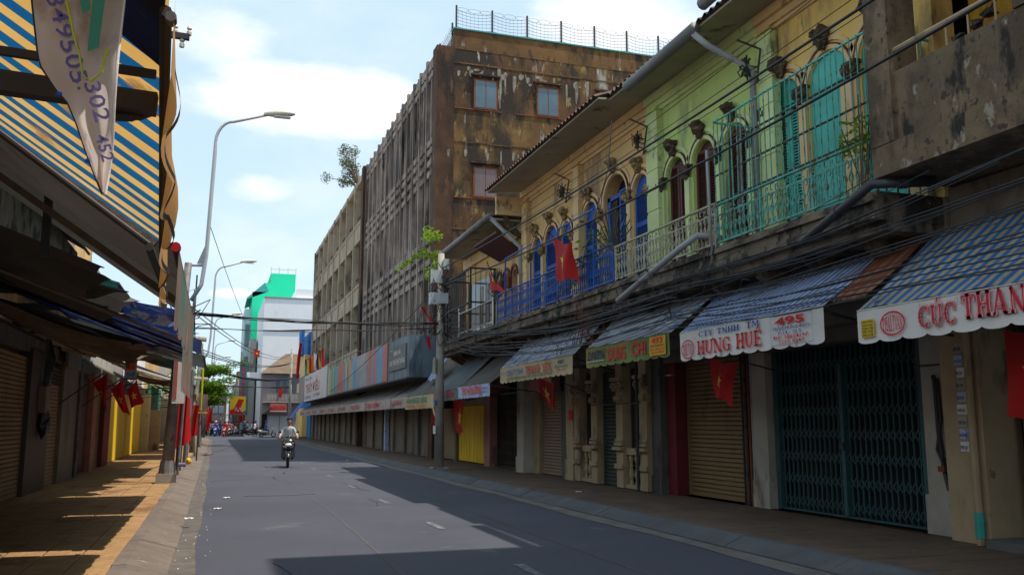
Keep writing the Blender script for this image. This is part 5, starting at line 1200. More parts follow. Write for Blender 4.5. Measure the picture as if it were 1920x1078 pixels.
for i, (x, y, lb) in enumerate(((6.9,90,'beside the crossing on the right'),(3.0,125,'behind the yellow billboard'))):
    solo(G().tube([(x,y,.1),(x,y,8.8 if i == 0 else 11)], [.17,.11], 10), 'utility_pole', 'pole_concrete', 'distant concrete pole '+lb, 'pole', None, True)
# insulator bracket high on the left
t = thing('insulator_bracket', 'iron bracket with four porcelain insulators beside the left awning', 'insulators', (-.5, 8, 4.95))
G().bar((-1.4,8,4.98),(-.38,8,4.95), .05).build('arm', 'iron_dark', t); G().bar((-1.4,8,2.9),(-1.4,8,5.1), .06).build('post', 'iron_dark', t)
for x in (-.50, -.44, -.385): G().lathe((x,8,4.97 if x != -.44 else 4.85), [(.022,0),(.022,.03),(.012,.045),(.024,.06),(.014,.085)], 8).build('insulator', 'lamp_head', t)

# ------------------------------------------------------------------ left side: shops, awnings
t = thing('shop_row', 'dark two storey shop row along the left pavement', 'building', (-3.7, 30, 0))
G().box(-12, -3.75, -6, 88, .1, 3.4).build('ground_wall', 'shop_wall', t)
for i in range(8): G().box(-12, -3.8, -6+i*11.75, -6+(i+1)*11.75-.05, 3.41, 6.0+(i*7 % 4)*.4).build('upper_wall', ['cream','white_far','cream','concrete_far','white_far','cream','concrete_far','bay_concrete'][i], t)
G().box(-3.75, -3.55, -6, 50, 2.95, 3.25).build('lintel_beam', 'pillar_grey', t)
PG = 'shopfront piers on the left'
def lp(lb, y0, y1, m, x=-3.5): pillar(lb, -3.8, x, y0, y1, .12, 3.0, m, PG)
def lshut(lb, y0, y1, m, slats=True): return shutter(lb, -3.62, y0, y1, .14, 2.8, m, side=1, slats=slats)
lshut('tan roller shutter nearest on the left', 12.5, 15.6, 'shutter_tan', False); lp('dark post between the two nearest left shutters', 15.6, 15.9, 'gate_dark')
lshut('tan roller shutter at the left edge of the photo', 15.9, 19.7, 'shutter_tan')
lp('black pier with meter box between left shutters', 19.7, 22.0, 'gate_dark')
lshut('narrow grey roller shutter beside the black pier', 22.0, 23.7, 'shutter_beige')
g = G()
for i in range(6):
    for k in range(9): g.box(-3.56, -3.545, 22.1+k*.18, 22.18+k*.18, 2.42+i*.09, 2.47+i*.09)
solo(g, 'vent_holes', 'ink_black', 'perforated vent above the narrow grey shutter', 'vent')
lp('smooth grey panel pier left of the downpipe', 23.7, 26.0, 'shutter_brown'); 
t = thing('drain_pipe', 'dull downpipe running down the grey panel pier', 'pipe', (-3.45, 26.15, .12), 'drain pipes on the shophouses'); G().tube([(-3.45,26.15,.12),(-3.45,26.15,3.1)], .05, 8).build('tube', 'pole_steel', t)
t = thing('panel_door', 'maroon folding doors behind the first flag', 'door', (-3.6, 27.7, .12))
for i in range(5): G().box(-3.66, -3.6, 26.35+i*.52, 26.35+(i+1)*.52-.015, .14, 2.8).build('door_board', 'maroon_paint', t)
lp('pink washed pier beside the maroon doors', 29.0, 29.9, 'pillar_pink', -3.45)
lshut('tan roller shutter between pink and red piers', 29.9, 32.0, 'shutter_tan'); lp('dark red pier before the yellow shutters', 32.0, 33.7, 'pillar_red', -3.45)
t = thing('sheet_metal_door', 'yellow corrugated shop doors on the left in shade', 'door', (-3.6, 37, .12))
for k in range(44): G().box(-3.66 if k % 2 else -3.64, -3.58, 33.75+k*.16, 33.75+(k+1)*.16-.004, .14, 2.7).build('door_board', 'yellow_door', t)
t = thing('sheet_metal_door', 'yellow corrugated shop doors farther left in sun', 'door', (-3.6, 44, .12))
for k in range(40): G().box(-3.66 if k % 2 else -3.64, -3.57, 40.95+k*.19, 40.95+(k+1)*.19-.004, .14, 2.7).build('door_board', 'yellow_door', t)
lp('bright ochre pier ending the yellow doors', 48.7, 49.7, 'valance_yellow', -3.2)
solo(G().box(-3.6, -2.75, 50.5, 51.2, .12, 2.2), 'stall_box', 'pillar_cream', 'beige booth standing before the green corrugated wall', 'booth')
g = G()
for k in range(44): g.box(-3.55 if k % 2 else -3.50, -3.44, 51.6+k*.25, 51.6+(k+1)*.25-.004, .12, 3.6)
solo(g, 'corrugated_wall', 'corrugated_green', 'green corrugated metal wall past the yellow doors', 'wall')
t = thing('meter_box', 'grey electricity meter box with black cables on the black pier', 'meter box', (-3.4, 20.8, 1.9))
G().box(-3.5, -3.36, 20.6, 21.2, 1.75, 2.3).build('case', 'shop_wall', t); g = G()
for k in range(5): g.tube([(-3.42,20.65+k*.09,2.3),(-3.42+.03*k,20.7+k*.07,2.9),(-3.42,20.6+.1*k,3.3)], .02, 5)
g.blob((-3.42,20.9,1.5), .12, .26, .28, 4, .3); g.build('cables', 'pipe_black', t)
t = thing('shop_sign', 'dim shaded sign board above the narrow grey shutter', 'sign', (-3.3, 22.6, 2.9)); G().box(-3.4, -3.34, 23.0, 25.2, 2.85, 3.35).build('board', 'grey_sign', t)
def ragged(label, y0, y1, xf, zf, xb, zb, mat, seed):
    q_ = random.Random(seed); ph = [q_.uniform(0,6) for _ in range(5)]
    def fn(u, v):
        y = y0+(y1-y0)*u; e = (1-v)*(.16*math.sin(y*2.7+ph[0])+.10*math.sin(y*6.1+ph[1])+.05*math.sin(y*13+ph[2]))
        return (xf+(xb-xf)*v-e, y+.12*math.sin(v*5+ph[3]), zf+(zb-zf)*v-.16*math.sin(math.pi*v)*(1+.5*math.sin(y*3+ph[4]))-.6*max(0, e)*(1-v)+.03*math.sin(y*8+v*7))
    g_ = G().grid(fn, int((y1-y0)*9), 14); return solo(g_, 'torn_canvas', mat, label, 'canvas', 'torn canvases over the left pavement', True)
for a_ in (('charcoal torn canvas hanging low behind the teal valance', 8.6, 12.2, -1.1, 2.95, -3.5, 4.1, 'tarp_grey', 1),
           ('brown torn canvas draped under the blue tarp awning', 12.2, 16.2, -1.0, 2.62, -3.5, 3.4, 'bark', 2),
           ('pale ragged strip of canvas over the meter box', 15.5, 18.0, -.75, 2.95, -2.6, 3.45, 'tarp_slate', 3),
           ('dark torn canvas over the narrow grey shutter', 18.6, 23.2, -1.4, 3.1, -3.55, 3.9, 'tarp_grey', 4),
           ('navy torn canvas above the three small flags', 19.0, 25.5, -.75, 3.75, -3.0, 4.5, 'tarp_blue', 5),
           ('green torn canvas above the maroon doors', 26.0, 31.0, -1.0, 3.3, -3.5, 4.2, 'tarp_green', 6),
           ('ochre torn canvas before the yellow doors', 30.5, 34.5, -1.5, 2.9, -3.2, 3.5, 'paver_brown', 7)): ragged(*a_)
# balcony with curved concrete underside, near left
t = thing('balcony', 'dark concrete balcony overhead on the left with sagging cloth edge', 'balcony', (-3.2, 14, 3.7))
G().box(-3.75, -2.5, 4, 16.8, 3.72, 3.86).build('slab', 'wet_concrete', t); G().box(-2.56, -2.42, 4, 16.8, 3.66, 4.48).build('fascia', 'slab_edge', t)
G().box(-3.75, -2.56, 16.7, 16.82, 3.74, 4.3).build('end_wall', 'shop_wall', t)
g = G(); g.bar((-3.7,17.0,3.5),(-2.3,17.4,3.62), .12); g.bar((-3.7,18.6,3.4),(-1.2,18.9,2.9), .09); g.bar((-3.7,20,3.35),(-2.2,20,3.5), .05); g.bar((-3.6,14,3.3),(-3.6,26,3.3), .05); g.bar((-3.0,14,3.1),(-3.0,24,3.15), .03)
solo(g, 'metal_frame', 'iron_dark', 'bare dark metal awning frame under the left balcony', 'frame')
g = G()
for (a, b) in (((-3.55,21.5,3.3),(-2.6,22.5,3.12)),((-3.5,23,3.25),(-2.75,23,3.1)),((-3.4,26,3.5),(-2.2,28,2.95)),((-3.4,31,3.6),(-2.0,33,3.0))): g.bar(a, b, .07)
solo(g, 'wooden_battens', 'pillar_cream', 'pale wooden battens sloping under the left awnings', 'battens')

LG = 'awnings over the left pavement'
awning('black weathered canvas awning sagging over the left balcony front', 10.7, 16.5, -2.2, 4.45, -3.7, 5.4, 'tarp_grey', None, group='awnings over the left pavement', arms=False)
awning('added high canvas awning that shades the left concrete balcony', 10.8, 25.0, -1.5, 5.0, -3.7, 6.3, 'tarp_grey', None, group='awnings over the left pavement', arms=False)  # added canopy, hardly in view: keeps sun off the balcony fascia and wall
# A1: striped awning seen from below
t = thing('awning', 'yellow and blue striped awning overhead at the top left', 'awning', (-3.6, 3.3, 4.8), LG)
def f1(u, v):
    y = 1.2+3.5*u; xf = -.135-.155*(y-1.9)/2.8; x = xf+(-3.6-xf)*v
    return (x, y, 2.43+(4.85-2.43)*v-.05*math.sin(math.pi*v)+.006*math.sin(y*11+v*5))
G().grid(f1, 22, 14).build('canopy', 'tarp_yellow_blue', t, smooth=True)
def f1v(u, v):
    y = 1.9+2.85*u; xf = -.135-.155*(y-1.9)/2.8; s_ = abs(math.sin(u*math.pi*8)); d = .34*(1-.12*(1-s_**.6))*(.55+.45*min(1, u*1.6))
    return (xf+.012+.016*math.sin(u*33)*v+.03*math.exp(-((u-.42)/.08)**2)*math.sin(v*3), y, 2.44-d*v)
G().grid(f1v, 70, 5).build('valance', 'valance_orange', t, smooth=True)
G().grid(lambda u, v: (lambda p: (p[0]+.008, p[1], p[2]))(f1v(u, .93+.07*v)), 70, 1).build('valance_piping', 'ink_black', t)
G().tube([(-.14,1.9,2.41),(-.30,4.75,2.41)], .013, 8).build('front_bar', 'iron_dark', t)
for y, w in ((2.42,.045),(2.2,.016)): G().bar((-.16-.05*(y-1.9),y,2.38),(-3.5,y,2.38+.15 if y < 4 else 4.74), w, w*1.2).build('cross_bar', 'iron_dark', t)
G().blob((-.28,2.46,2.365), .075, .03, .028, 4, .35, 9, 6).build('cloth_knot', 'iron_dark', t)
G().add([(-.13,1.75,2.42),(-.17,2.25,2.42),(-.30,2.25,2.52),(-.26,1.75,2.53),(-.13,1.75,2.44),(-.17,2.25,2.44),(-.30,2.25,2.54),(-.26,1.75,2.55)], [(3,2,1,0),(4,5,6,7),(0,1,5,4),(1,2,6,5),(2,3,7,6),(3,0,4,7)]).build('blue_end_cloth', 'tarp_blue', t)
G().tube([(-.13,1.90,2.40),(-.13,1.93,2.40)], .012, 12).build('roller_cap', 'pole_steel', t)
# banner hanging in front of it
t = thing('banner', 'faded cloth banner hanging point down below the striped awning', 'banner', (-.28, 1.7, 2.4))
BY = 1.70
L_ = [(-.368,2.42),(-.352,2.31),(-.333,2.19),(-.305,2.15),(-.283,2.125),(-.262,2.08),(-.243,2.03),(-.225,1.985),(-.212,1.955)]
R_ = [(-.195,2.44),(-.198,2.35),(-.200,2.28),(-.200,2.22),(-.200,2.16),(-.201,2.10),(-.202,2.05),(-.205,2.0),(-.208,1.957)]
def fb(u, v):
    k = v*8; i = min(7, int(k)); f_ = k-i
    a = (L_[i][0]+(L_[i+1][0]-L_[i][0])*f_, L_[i][1]+(L_[i+1][1]-L_[i][1])*f_); b = (R_[i][0]+(R_[i+1][0]-R_[i][0])*f_, R_[i][1]+(R_[i+1][1]-R_[i][1])*f_)
    x = a[0]+(b[0]-a[0])*u; z = a[1]+(b[1]-a[1])*u
    return (x, BY+.012*math.sin(u*9+v*5)+.010*math.sin(u*4-v*11), z)
G().grid(fb, 24, 40).build('cloth', 'cloth_banner', t, smooth=True)
G().tube([fb(1, i/30) for i in range(31)], .0022, 5).build('hem', 'valance_white', t); G().tube([fb(0, i/30) for i in range(31)], .0018, 5).build('piping', 'ink_black', t)
for s_ in (.42, .80): p = fb(0, s_); G().blob(p, .008, .004, .005, 3, .2, 6, 4).build('blue_clip', 'blue_paint', t)
g = G(); d = V(.115,0,-.335).normalized(); up = V(d.z*-1,0,d.x)
for s_, o_, h_, w_ in (('0349505', V(-.335,BY-.026,2.335), .030, .20), ('.', V(-.262,BY-.026,2.142), .03, .006), ('302', V(-.252,BY-.026,2.150), .028, .075), ('452', V(-.228,BY-.026,2.055), .022, .05)):
    lettering(g, s_, o_, d, up, V(0,0,0), h_, w_, .012)
g.build('lettering', 'ink_violet', t)
g = G()
for (a, b, c, e) in (((-.285,2.44),(-.262,2.44),(-.255,2.33),(-.268,2.30)),((-.245,2.44),(-.222,2.42),(-.232,2.22),(-.250,2.21)),((-.268,2.30),(-.255,2.33),(-.250,2.29),(-.262,2.28))): g.add([(p, BY-.027, z) for p, z in (a, b, c, e)], [(0,1,2,3)])
g.build('green_glyph', 'ink_green', t)
g = G(); g.tube([(-.312,BY-.026,2.44),(-.298,BY-.026,2.33),(-.275,BY-.026,2.24),(-.262,BY-.026,2.20),(-.255,BY-.026,2.165),(-.240,BY-.026,2.155),(-.224,BY-.026,2.175),(-.218,BY-.026,2.22)], .0022, 5); g.build('curved_line', 'ink_lime', t)
# A2: grey under-awning, A3 teal valance
awning('grey tarp awning with timber battens below the striped one', 4.78, 6.1, -.36, 2.46, -3.6, 4.86, 'tarp_grey', None, group=LG, rib=.006, n=20, arms=False)
a = awning('dull tarp awning with worn teal and rose valance', 6.15, 10.6, -.30, 2.70, -3.6, 4.95, 'tarp_grey', 'valance_teal', .53, LG, fmat='iron_dark', arms=False)
for y in (5.0, 6.0, 7.4): G().bar((-.34,y,2.50),(-3.55,y,4.72), .05).build('timber_batten', 'bark', a)
for y in (6.13, 10.62): G().tube([(-.30,y-.03,2.69),(-.30,y+.03,2.69)], .033, 10).build('red_end_cap', 'flag_red', a)
a = awning('blue tarp awning with pale rose valance by the steel pole', 11.0, 15.0, -.42, 2.55, -3.6, 3.75, 'tarp_blue', 'valance_teal', .62, LG, arms=False)
G().tube([(-.42,10.92,2.54),(-.42,11.02,2.54)], .05, 10).build('red_end_cap', 'flag_red', a)
for i in range(5): G().bar((-.45,11.3+i*.8,2.53),(-3.5,11.3+i*.8,3.68), .035).build('batten', ['pillar_cream','iron_dark'][i % 2], a)
awning('dark green tarp awning squeezed behind the blue one', 11.6, 14.0, -1.2, 3.25, -3.6, 3.95, 'tarp_green', None, group=LG, arms=False)
awning('slate grey awning behind the blue tarp on the left', 15.15, 18.9, -.22, 2.62, -3.6, 3.55, 'tarp_slate', None, group=LG, arms=False)
awning('short grey awning close to the maroon doors', 20.2, 24.0, -2.1, 2.95, -3.6, 3.45, 'tarp_grey', None, group=LG, arms=False)
awning('blue awning with cream edge above the leaning pole', 24.8, 30.3, -.45, 3.7, -3.6, 4.9, 'tarp_blue', 'tarp_pale', .25, LG, arms=False)
awning('cream and brown awning over the yellow doors', 31.5, 36.0, -1.3, 2.95, -3.6, 3.7, 'tarp_pale', 'valance_yellow', .3, LG)
awning('deep blue awning past the yellow doors', 37.0, 43.0, -.8, 3.0, -3.6, 4.0, 'tarp_blue', 'tarp_pale', .3, LG)
awning('pale canvas awning in the far left row', 44.0, 51.0, -.9, 2.9, -3.6, 4.2, 'tarp_pale', 'valance_orange', .3, LG)
awning('small green awning at the far left end', 53.0, 60.0, -1.1, 2.7, -3.6, 3.8, 'tarp_green', 'valance_teal', .3, LG)
awning('far pale awning near the crossing on the left', 64.0, 80.0, -1.2, 2.8, -3.6, 3.9, 'tarp_pale', 'valance_white', .3, LG)
t = thing('hanging_sign', 'small blue and orange sign hanging in front of the flags', 'sign', (-2.0, 24, 2.6))
G().box(-2.2, -1.92, 23.98, 24.0, 2.62, 3.42).build('board', 'banner_blue', t); G().box(-2.17, -1.95, 23.972, 23.978, 2.85, 3.2).build('orange_field', 'ink_orange', t); G().box(-2.22,-1.9,23.965,23.99,2.60,2.63).build('rim', 'flag_red', t)
g = G(); lettering(g, 'MÓN', (-2.16,23.965,3.24), (1,0,0), (0,0,1), V(0,0,0), .1, .2); lettering(g, 'CHÈ', (-2.15,23.965,2.68), (1,0,0), (0,0,1), V(0,0,0), .1, .18); g.build('lettering', 'ink_blue', t)
t = thing('hanging_sign', 'tall thin rose coloured sign strip on the leaning pole', 'sign', (-.8, 22.5, 2.2))
G().box(-1.0, -.72, 22.6, 22.63, 2.0, 3.75).build('board', 'valance_white', t); G().box(-.98, -.9, 22.59, 22.6, 2.1, 3.6).build('red_streak', 'ink_rose', t)
flag('first of three flags on the left, nearest the maroon doors', (-2.19,18,2.28), (-1.98,18.1,1.95), (-1.92,17.9,2.47), (-1.90,18,1.72), (V(-2.75,18.3,1.9), V(-2.0,17.9,2.45)), .03, .24, 1.5)
flag('middle of three flags on the left with bright star', (-2.19,21,2.26), (-1.93,21.1,1.80), (-1.94,20.9,2.50), (-1.76,21,1.72), (V(-2.75,21.3,1.9), V(-1.98,20.9,2.48)), .03, .26, 1.5, seed=1)
flag('last of three flags on the left near the yellow doors', (-2.12,24,2.36), (-2.0,24.1,1.92), (-1.90,23.9,2.6), (-1.71,24,2.05), (V(-2.75,24.3,2.0), V(-1.95,23.9,2.58)), .03, .26, 1.5, seed=2)
flag('long plain red cloth hanging behind the leaning pole', (-.94,26,2.93), (-1.0,26,.85), (-.70,26,2.9), (-.60,26.1,1.05), None, .08, 0, 2.6, seed=4, group='red cloth')
# street clutter farther down the left kerb
t = thing('kerb_sign', 'lime green tube with small poster frame on the left kerb', 'sign', (-.5, 36, .12))
G().tube([(-.53,36,2.0),(-.53,36,3.65)], .035, 6).build('green_tube', 'ink_lime', t); G().box(-.6, -.3, 35.98, 36.0, 1.95, 2.62).build('poster', 'valance_teal', t); G().box(-.62, -.28, 35.97, 36.01, 1.9, 1.95).build('orange_rim', 'box_orange', t)
G().tube([(-.6,36,.12),(-.58,36,2.0)], .03, 6).build('stem', 'iron_dark', t)
for i, (x0, y, x1, h, lb) in enumerate(((-.95,34,-.85,3.4,'dark'),(-.72,41,-1.0,3.2,'slanting'),(-.95,49,-.9,3.0,'brown'),(-.8,56,-.95,3.3,'grey'),(-1.0,29,-.95,3.0,'black'))):
    solo(G().tube([(x0,y,.1),(x1,y,h)], [.09,.07], 8), 'wooden_post', ['pole_steel','pole_concrete','bark','pole_steel','iron_dark'][i], '%s post standing on the left kerb among the awnings' % lb, 'post')
for i, (y, z, lb) in enumerate(((33,4.55,'upper'),(45,3.7,'lower'))): solo(G().tube([(-2.2,y,z),(-.42,y,z-.1)], .09, 10), 'rolled_awning', 'tarp_pale', '%s rolled cream awning tube sticking out over the kerb' % lb, 'awning roll')
solo(G().blob((-.8,33,.22), .10,.12,.12,3,.25), 'rubbish_bag', 'sticker_yellow', 'yellow bag lying at the foot of a left kerb post', 'bag')
flag('red cloth scrap low on the left kerb posts', (-.9,40,2.3), (-.9,40,1.0), (-.6,40,2.3), (-.7,40,1.0), None, .08, 0, 2, group='red cloth')
for i in (0, 3): flag('red cloth hung on far left stalls, %s' % ['nearest','second','third','farther','farthest'][i], (-1.3+.2*i,58+i*7,2.6), (-1.3+.2*i,58+i*7,.9), (-.8+.15*i,58+i*7,2.6), (-.9+.15*i,58+i*7,.8), None, .08, 0, 2, group='red cloth', seed=i)

# ------------------------------------------------------------------ street tree on the left
q = random.Random(9)
t = thing('street_tree', 'feathery green street tree leaning over the left kerb', 'tree', (-1.3, 62, .1))
g = G(); f = G()
g.tube([(-1.4,62,.1),(-1.2,62,2.2),(-1.1,62,3.6),(-1.0,62,4.6)], [.16,.12,.10,.05], 8)
for k in range(38):
    z0 = 2.4+q.random()*2.7; L = q.uniform(1.2,2.9); az = q.uniform(-1.1,1.1) if q.random() < .7 else q.uniform(0,6.28)
    e = V(-1.1+L*math.cos(az), 62+L*math.sin(az)*1.2, z0+.35+q.uniform(-.35,.4)); b = V(-1.1,62,z0)
    g.tube([b, b.lerp(e,.5)+V(0,0,.15), e], [.04,.025,.008], 5)
    for j in range(9):
        p = b.lerp(e, .2+.1*j)+V(0,0,.1*math.sin(j*.35)); foliage(f, p, .34, 34, .085, q, .45)
g.build('trunk', 'bark', t, smooth=True); f.build('crown', 'leaf', t, kind='stuff')
for i in range(3):
    f = G(); foliage(f, (-2.6+.3*i,54+5*i,3.5), .9, 260, .09, q, .6); solo(f, 'shrub', 'leaf', '%s green bush showing between the left awnings' % ['nearest','middle','farthest'][i], 'bush', 'bushes behind the left awnings')['kind'] = 'thing'

# ------------------------------------------------------------------ buildings at and past the crossing
def bldg(label, x0, x1, y0, y1, z1, mat, rows=(), name='distant_building', roof=None):
    t = thing(name, label, 'building', ((x0+x1)/2, y0, 0), 'buildings at and past the crossing')
    G().box(x0, x1, y0, y1, 0, z1).build('wall', mat, t)
    if roof: G().box(x0-.15, x1+.15, y0-.15, y1, z1, z1+.3).build('roof_slab', roof, t)
    # rows: (face, start, end, n, z0, z1, width, glass)
    for face, a, b, n, za, zb, w, gl in rows:
        for i in range(n):
            c = a+(b-a)*(i+.5)/n
            if face == 'F': o = G().box(c-w/2-.06, c+w/2+.06, y0-.10, y0-.002, za-.06, zb+.06).build('window', 'concrete_far', t); G().box(c-w/2, c+w/2, y0-.11, y0-.101, za, zb).build('pane', gl, o)
            elif face == 'L': o = G().box(x0-.10, x0-.002, c-w/2-.06, c+w/2+.06, za-.06, zb+.06).build('window', 'concrete_far', t); G().box(x0-.11, x0-.101, c-w/2, c+w/2, za, zb).build('pane', gl, o)
            else: o = G().box(x1+.002, x1+.10, c-w/2-.06, c+w/2+.06, za-.06, zb+.06).build('window', 'concrete_far', t); G().box(x1+.101, x1+.11, c-w/2, c+w/2, za, zb).build('pane', gl, o)
    return t
b = bldg('tall white blank-sided building at the crossing', 4.9, 14, 108, 126, 16.3, 'white_far', [('F',5.05,6.3,1,4.9,7.6,1.0,'mauve_far')])
for z, m in ((16.3,.06),(12.4,.0)): G().box(4.85, 14.02, 107.9, 107.99, z-.1, z+m).build('wall_seam', 'mauve_far', b)
G().box(8.6, 14, 108.5, 120, 16.45, 17.5).build('roof_room', 'white_far', b)
b = bldg('bright green stepped building rising behind the white one', 4.1, 9.9, 127, 140, 19.6, 'green_far')
G().box(5.6, 9.9, 127.02, 140, 19.6, 20.9).build('upper_step', 'green_far', b); G().box(6.5, 9.9, 127.04, 140, 20.9, 22.3).build('top_step', 'green_far', b)
G().add([(3.4,127,18.7),(5.7,127,20.9),(5.7,138,20.9),(3.4,138,18.7),(3.4,127,18.5),(6.3,127,19.7),(6.3,138,19.7),(3.4,138,18.5)], [(0,1,2,3),(7,6,5,4),(0,4,5,1),(2,6,7,3),(1,5,6,2),(0,3,7,4)]).build('lean_to_roof', 'teal_far', b)
for x in (6.5, 7.6, 8.8, 9.9): G().bar((x,127.1,22.3),(x,127.1,23.2), .06).build('roof_post', 'concrete_far', b)
G().bar((6.5,127.1,22.9),(9.9,127.1,22.9), .05).build('roof_rail', 'concrete_far', b)
bldg('pale aqua narrow front beside the green building', 3.2, 4.09, 127.5, 140, 17.2, 'aqua_far', [('F',3.25,4.05,1,12,15,.5,'glass_blue'),('F',3.25,4.05,1,8,10.5,.5,'glass_blue')])
G().box(3.3, 4.88, 108.5, 110, 6.6, 7.4).build('balcony_box', 'white_far', b)
flag('tiny flag with star against the green building', (4.0,108,10.2), (4.0,108,9.2), (4.7,108,9.9), (4.6,108,9.1), None, .05, .25, 1)
# two storey corner house with hip roof and Kung Long sign
b = bldg('two storey corner house with brown hip roof and lilac upper floor', 4.9, 11, 104, 107.8, 7.0, 'mauve_far', [('F',6.2,8.4,3,4.9,6.4,.5,'glass_blue')])
G().add([(4.6,103.4,7.05),(11.2,103.4,7.05),(11.2,107.9,9.6),(7.6,107.9,9.6),(4.6,107.9,7.05)], [(0,1,2,3),(0,3,4)]).build('hip_roof', 'roof_far', b)
G().box(4.9, 9.5, 103.1, 103.99, 3.75, 3.9).build('balcony_slab', 'concrete_far', b); G().box(5.3, 8.9, 103.1, 103.15, 3.9, 4.75).build('balcony_wall', 'mauve_far', b)
for i in range(9): G().box(5.45+i*.38, 5.68+i*.38, 103.09, 103.099, 4.05, 4.6).build('balcony_opening', 'concrete_far', b)
for i in range(2): G().box(5.6+i*1.35, 6.85+i*1.35, 103.95, 103.99, .14, 2.3).build('shutter_panel', 'lamp_paint', b)
G().box(4.95, 5.5, 103.95, 103.99, .14, 2.5).build('dark_doorway', 'void', b)
t = thing('shop_sign', 'small pink KUNG LONG sign on the corner house', 'sign', (6.6, 102.9, 2.8))
G().box(5.75, 7.55, 102.85, 103.0, 2.75, 3.65).build('board', 'ink_rose', t); g = G(); lettering(g, 'KUNG LONG', (5.87,102.84,3.0), (1,0,0), (0,0,1), V(0,0,0), .42, 1.55, .04); g.build('lettering', 'ink_red', t); G().box(5.72, 7.58, 102.83, 102.84, 2.75, 2.83).build('rim', 'sign_white', t)
awning('grey awning on the corner house under the lilac balcony', 102.0, 103.9, 5.0, 2.6, 5.9, 3.3, 'tarp_grey', None, group='awnings past the crossing', arms=False)
flag('small red flag on the corner house balcony', (6.7,103,5.6), (6.6,103,4.5), (7.2,103,5.3), (6.9,103,4.3), None, .05, 0, 1.2, group='red cloth')
b = bldg('small blue and cream balconied building at the crossing corner', 8.9, 14, 92, 101, 10.8, 'blue_far', [('L',92.5,95.5,1,5.6,7.2,1.6,'glass_dark')])
G().box(8.1, 8.88, 92.2, 97, 4.6, 5.6).build('balcony', 'cream_trim', b); G().box(8.3, 8.88, 92.2, 96.5, 5.61, 8.4).build('upper_room', 'cream_trim', b); G().box(8.0, 8.3, 92.3, 95, 8.4, 10.9).build('blue_box', 'blue_far', b)
G().box(8.4, 8.89, 93, 100, .12, 3).build('pale_shutter', 'yellow_wall', b)
# vertical sign tower with letters
t = thing('tower_sign', 'tall grey vertical sign with red letters down its face', 'sign', (3.3, 121, 3))
G().box(2.75, 3.9, 121, 121.4, 2.5, 9.4).build('board', 'sheet_blue_grey', t); G().box(3.91, 4.7, 121.1, 132, 0, 12.5).build('grey_pier', 'concrete_far', t)
g = G()
for i, ch in enumerate('PHƯƠNGHƯNG'): lettering(g, ch, (3.05,120.98,8.85-i*.62), (1,0,0), (0,0,1), V(0,0,0), .42, None, .04)
g.build('lettering', 'ink_red', t)
# yellow and red street billboard
t = thing('billboard', 'yellow and red street billboard on a post in the crossing', 'billboard', (2.7, 118, 0))
G().box(1.72, 3.6, 118, 118.12, 2.6, 4.85).build('panel', 'billboard_yellow', t)
G().add([(1.7,117.98,2.6),(3.35,117.98,2.6),(3.3,117.98,2.95),(2.9,117.98,3.1),(3.35,117.98,4.45),(2.7,117.98,4.5),(2.2,117.98,3.3),(1.7,117.98,3.1)], [tuple(range(8))]).build('red_shape', 'ink_red', t)
g = G()
for i in range(7): g.blob((2.35+.14*i,117.96,3.15+.18*math.sin(i*1.9)), .07,.02,.13, i, .3, 6, 4)
g.build('white_figures', 'ink_white', t); G().box(3.36, 3.59, 117.97, 117.98, 2.65, 3.0).build('blue_corner', 'ink_blue', t)
for x in (2.0, 3.3): G().tube([(x,118.06,0),(x,118.06,2.6)], .05, 6).build('post', 'pole_steel', t)
# rows of narrow houses receding past the crossing
qq = random.Random(21)
cols = ['concrete_far','cream','mauve_far','white_far','teal_far','bay_concrete','yellow_wall','dark_far','aqua_far']
nm = ['first','second','third','fourth','fifth','sixth','seventh','eighth','ninth','tenth','eleventh','twelfth']
cw = {'concrete_far':'grey','cream':'cream','mauve_far':'mauve','white_far':'white','teal_far':'teal','bay_concrete':'tan','yellow_wall':'yellow','dark_far':'dark brown','aqua_far':'aqua'}
for side in (0, 1):
    y = 104 if side == 0 else 141
    for i in range(11 if side == 0 else 9):
        L = qq.uniform(5,9); m = cols[(i*4+side*2) % 9]; h = qq.uniform(6.5, 13) if side == 0 else qq.uniform(6,11)
        if side == 0 and i in (2, 3): h = 13.2
        x0, x1 = (-14, -3.4-(i*.05)) if side == 0 else (3.9-.15*i, 15)
        bldg('%s house on the %s past the crossing, %s walled' % (nm[i], 'left' if side == 0 else 'right', cw[m]), x0, x1, y, y+L-.15, h, m,
             [('R' if side == 0 else 'L', y+.4, y+L-.5, 2, z, z+1.5, 1.1, 'glass_dark') for z in (3.9, 7.2) if z+1.6 < h]+([('F', -6.5, -3.6, 2, 4, 5.6, .9, 'glass_dark')] if side == 0 and i == 0 else []), roof='dark_far' if i % 3 == 0 else None)
        a = awning('%s shop awning on the %s past the crossing' % (nm[i], 'left' if side == 0 else 'right'), y+.3, y+L-.6, (x1+1.6) if side == 0 else x0-1.5, 2.7, x1 if side == 0 else x0, 3.5, ['tarp_pale','flag_red','tarp_blue','tarp_grey','tarp_green'][(i+side) % 5], ['valance_white','flag_red'][i % 2], .5, 'awnings past the crossing', arms=False, n=8, scal=4)
        y += L
bldg('brown house closing the far end of the street', -6, 2.5, 235, 250, 9, 'dark_far', [('F',-5,2,5,4,5.6,.9,'glass_blue')])
bldg('pale house closing the far end of the street', 2.6, 9, 240, 250, 12, 'white_far', [('F',3,8,3,z,z+1.6,.9,'glass_dark') for z in (4,7.5)])
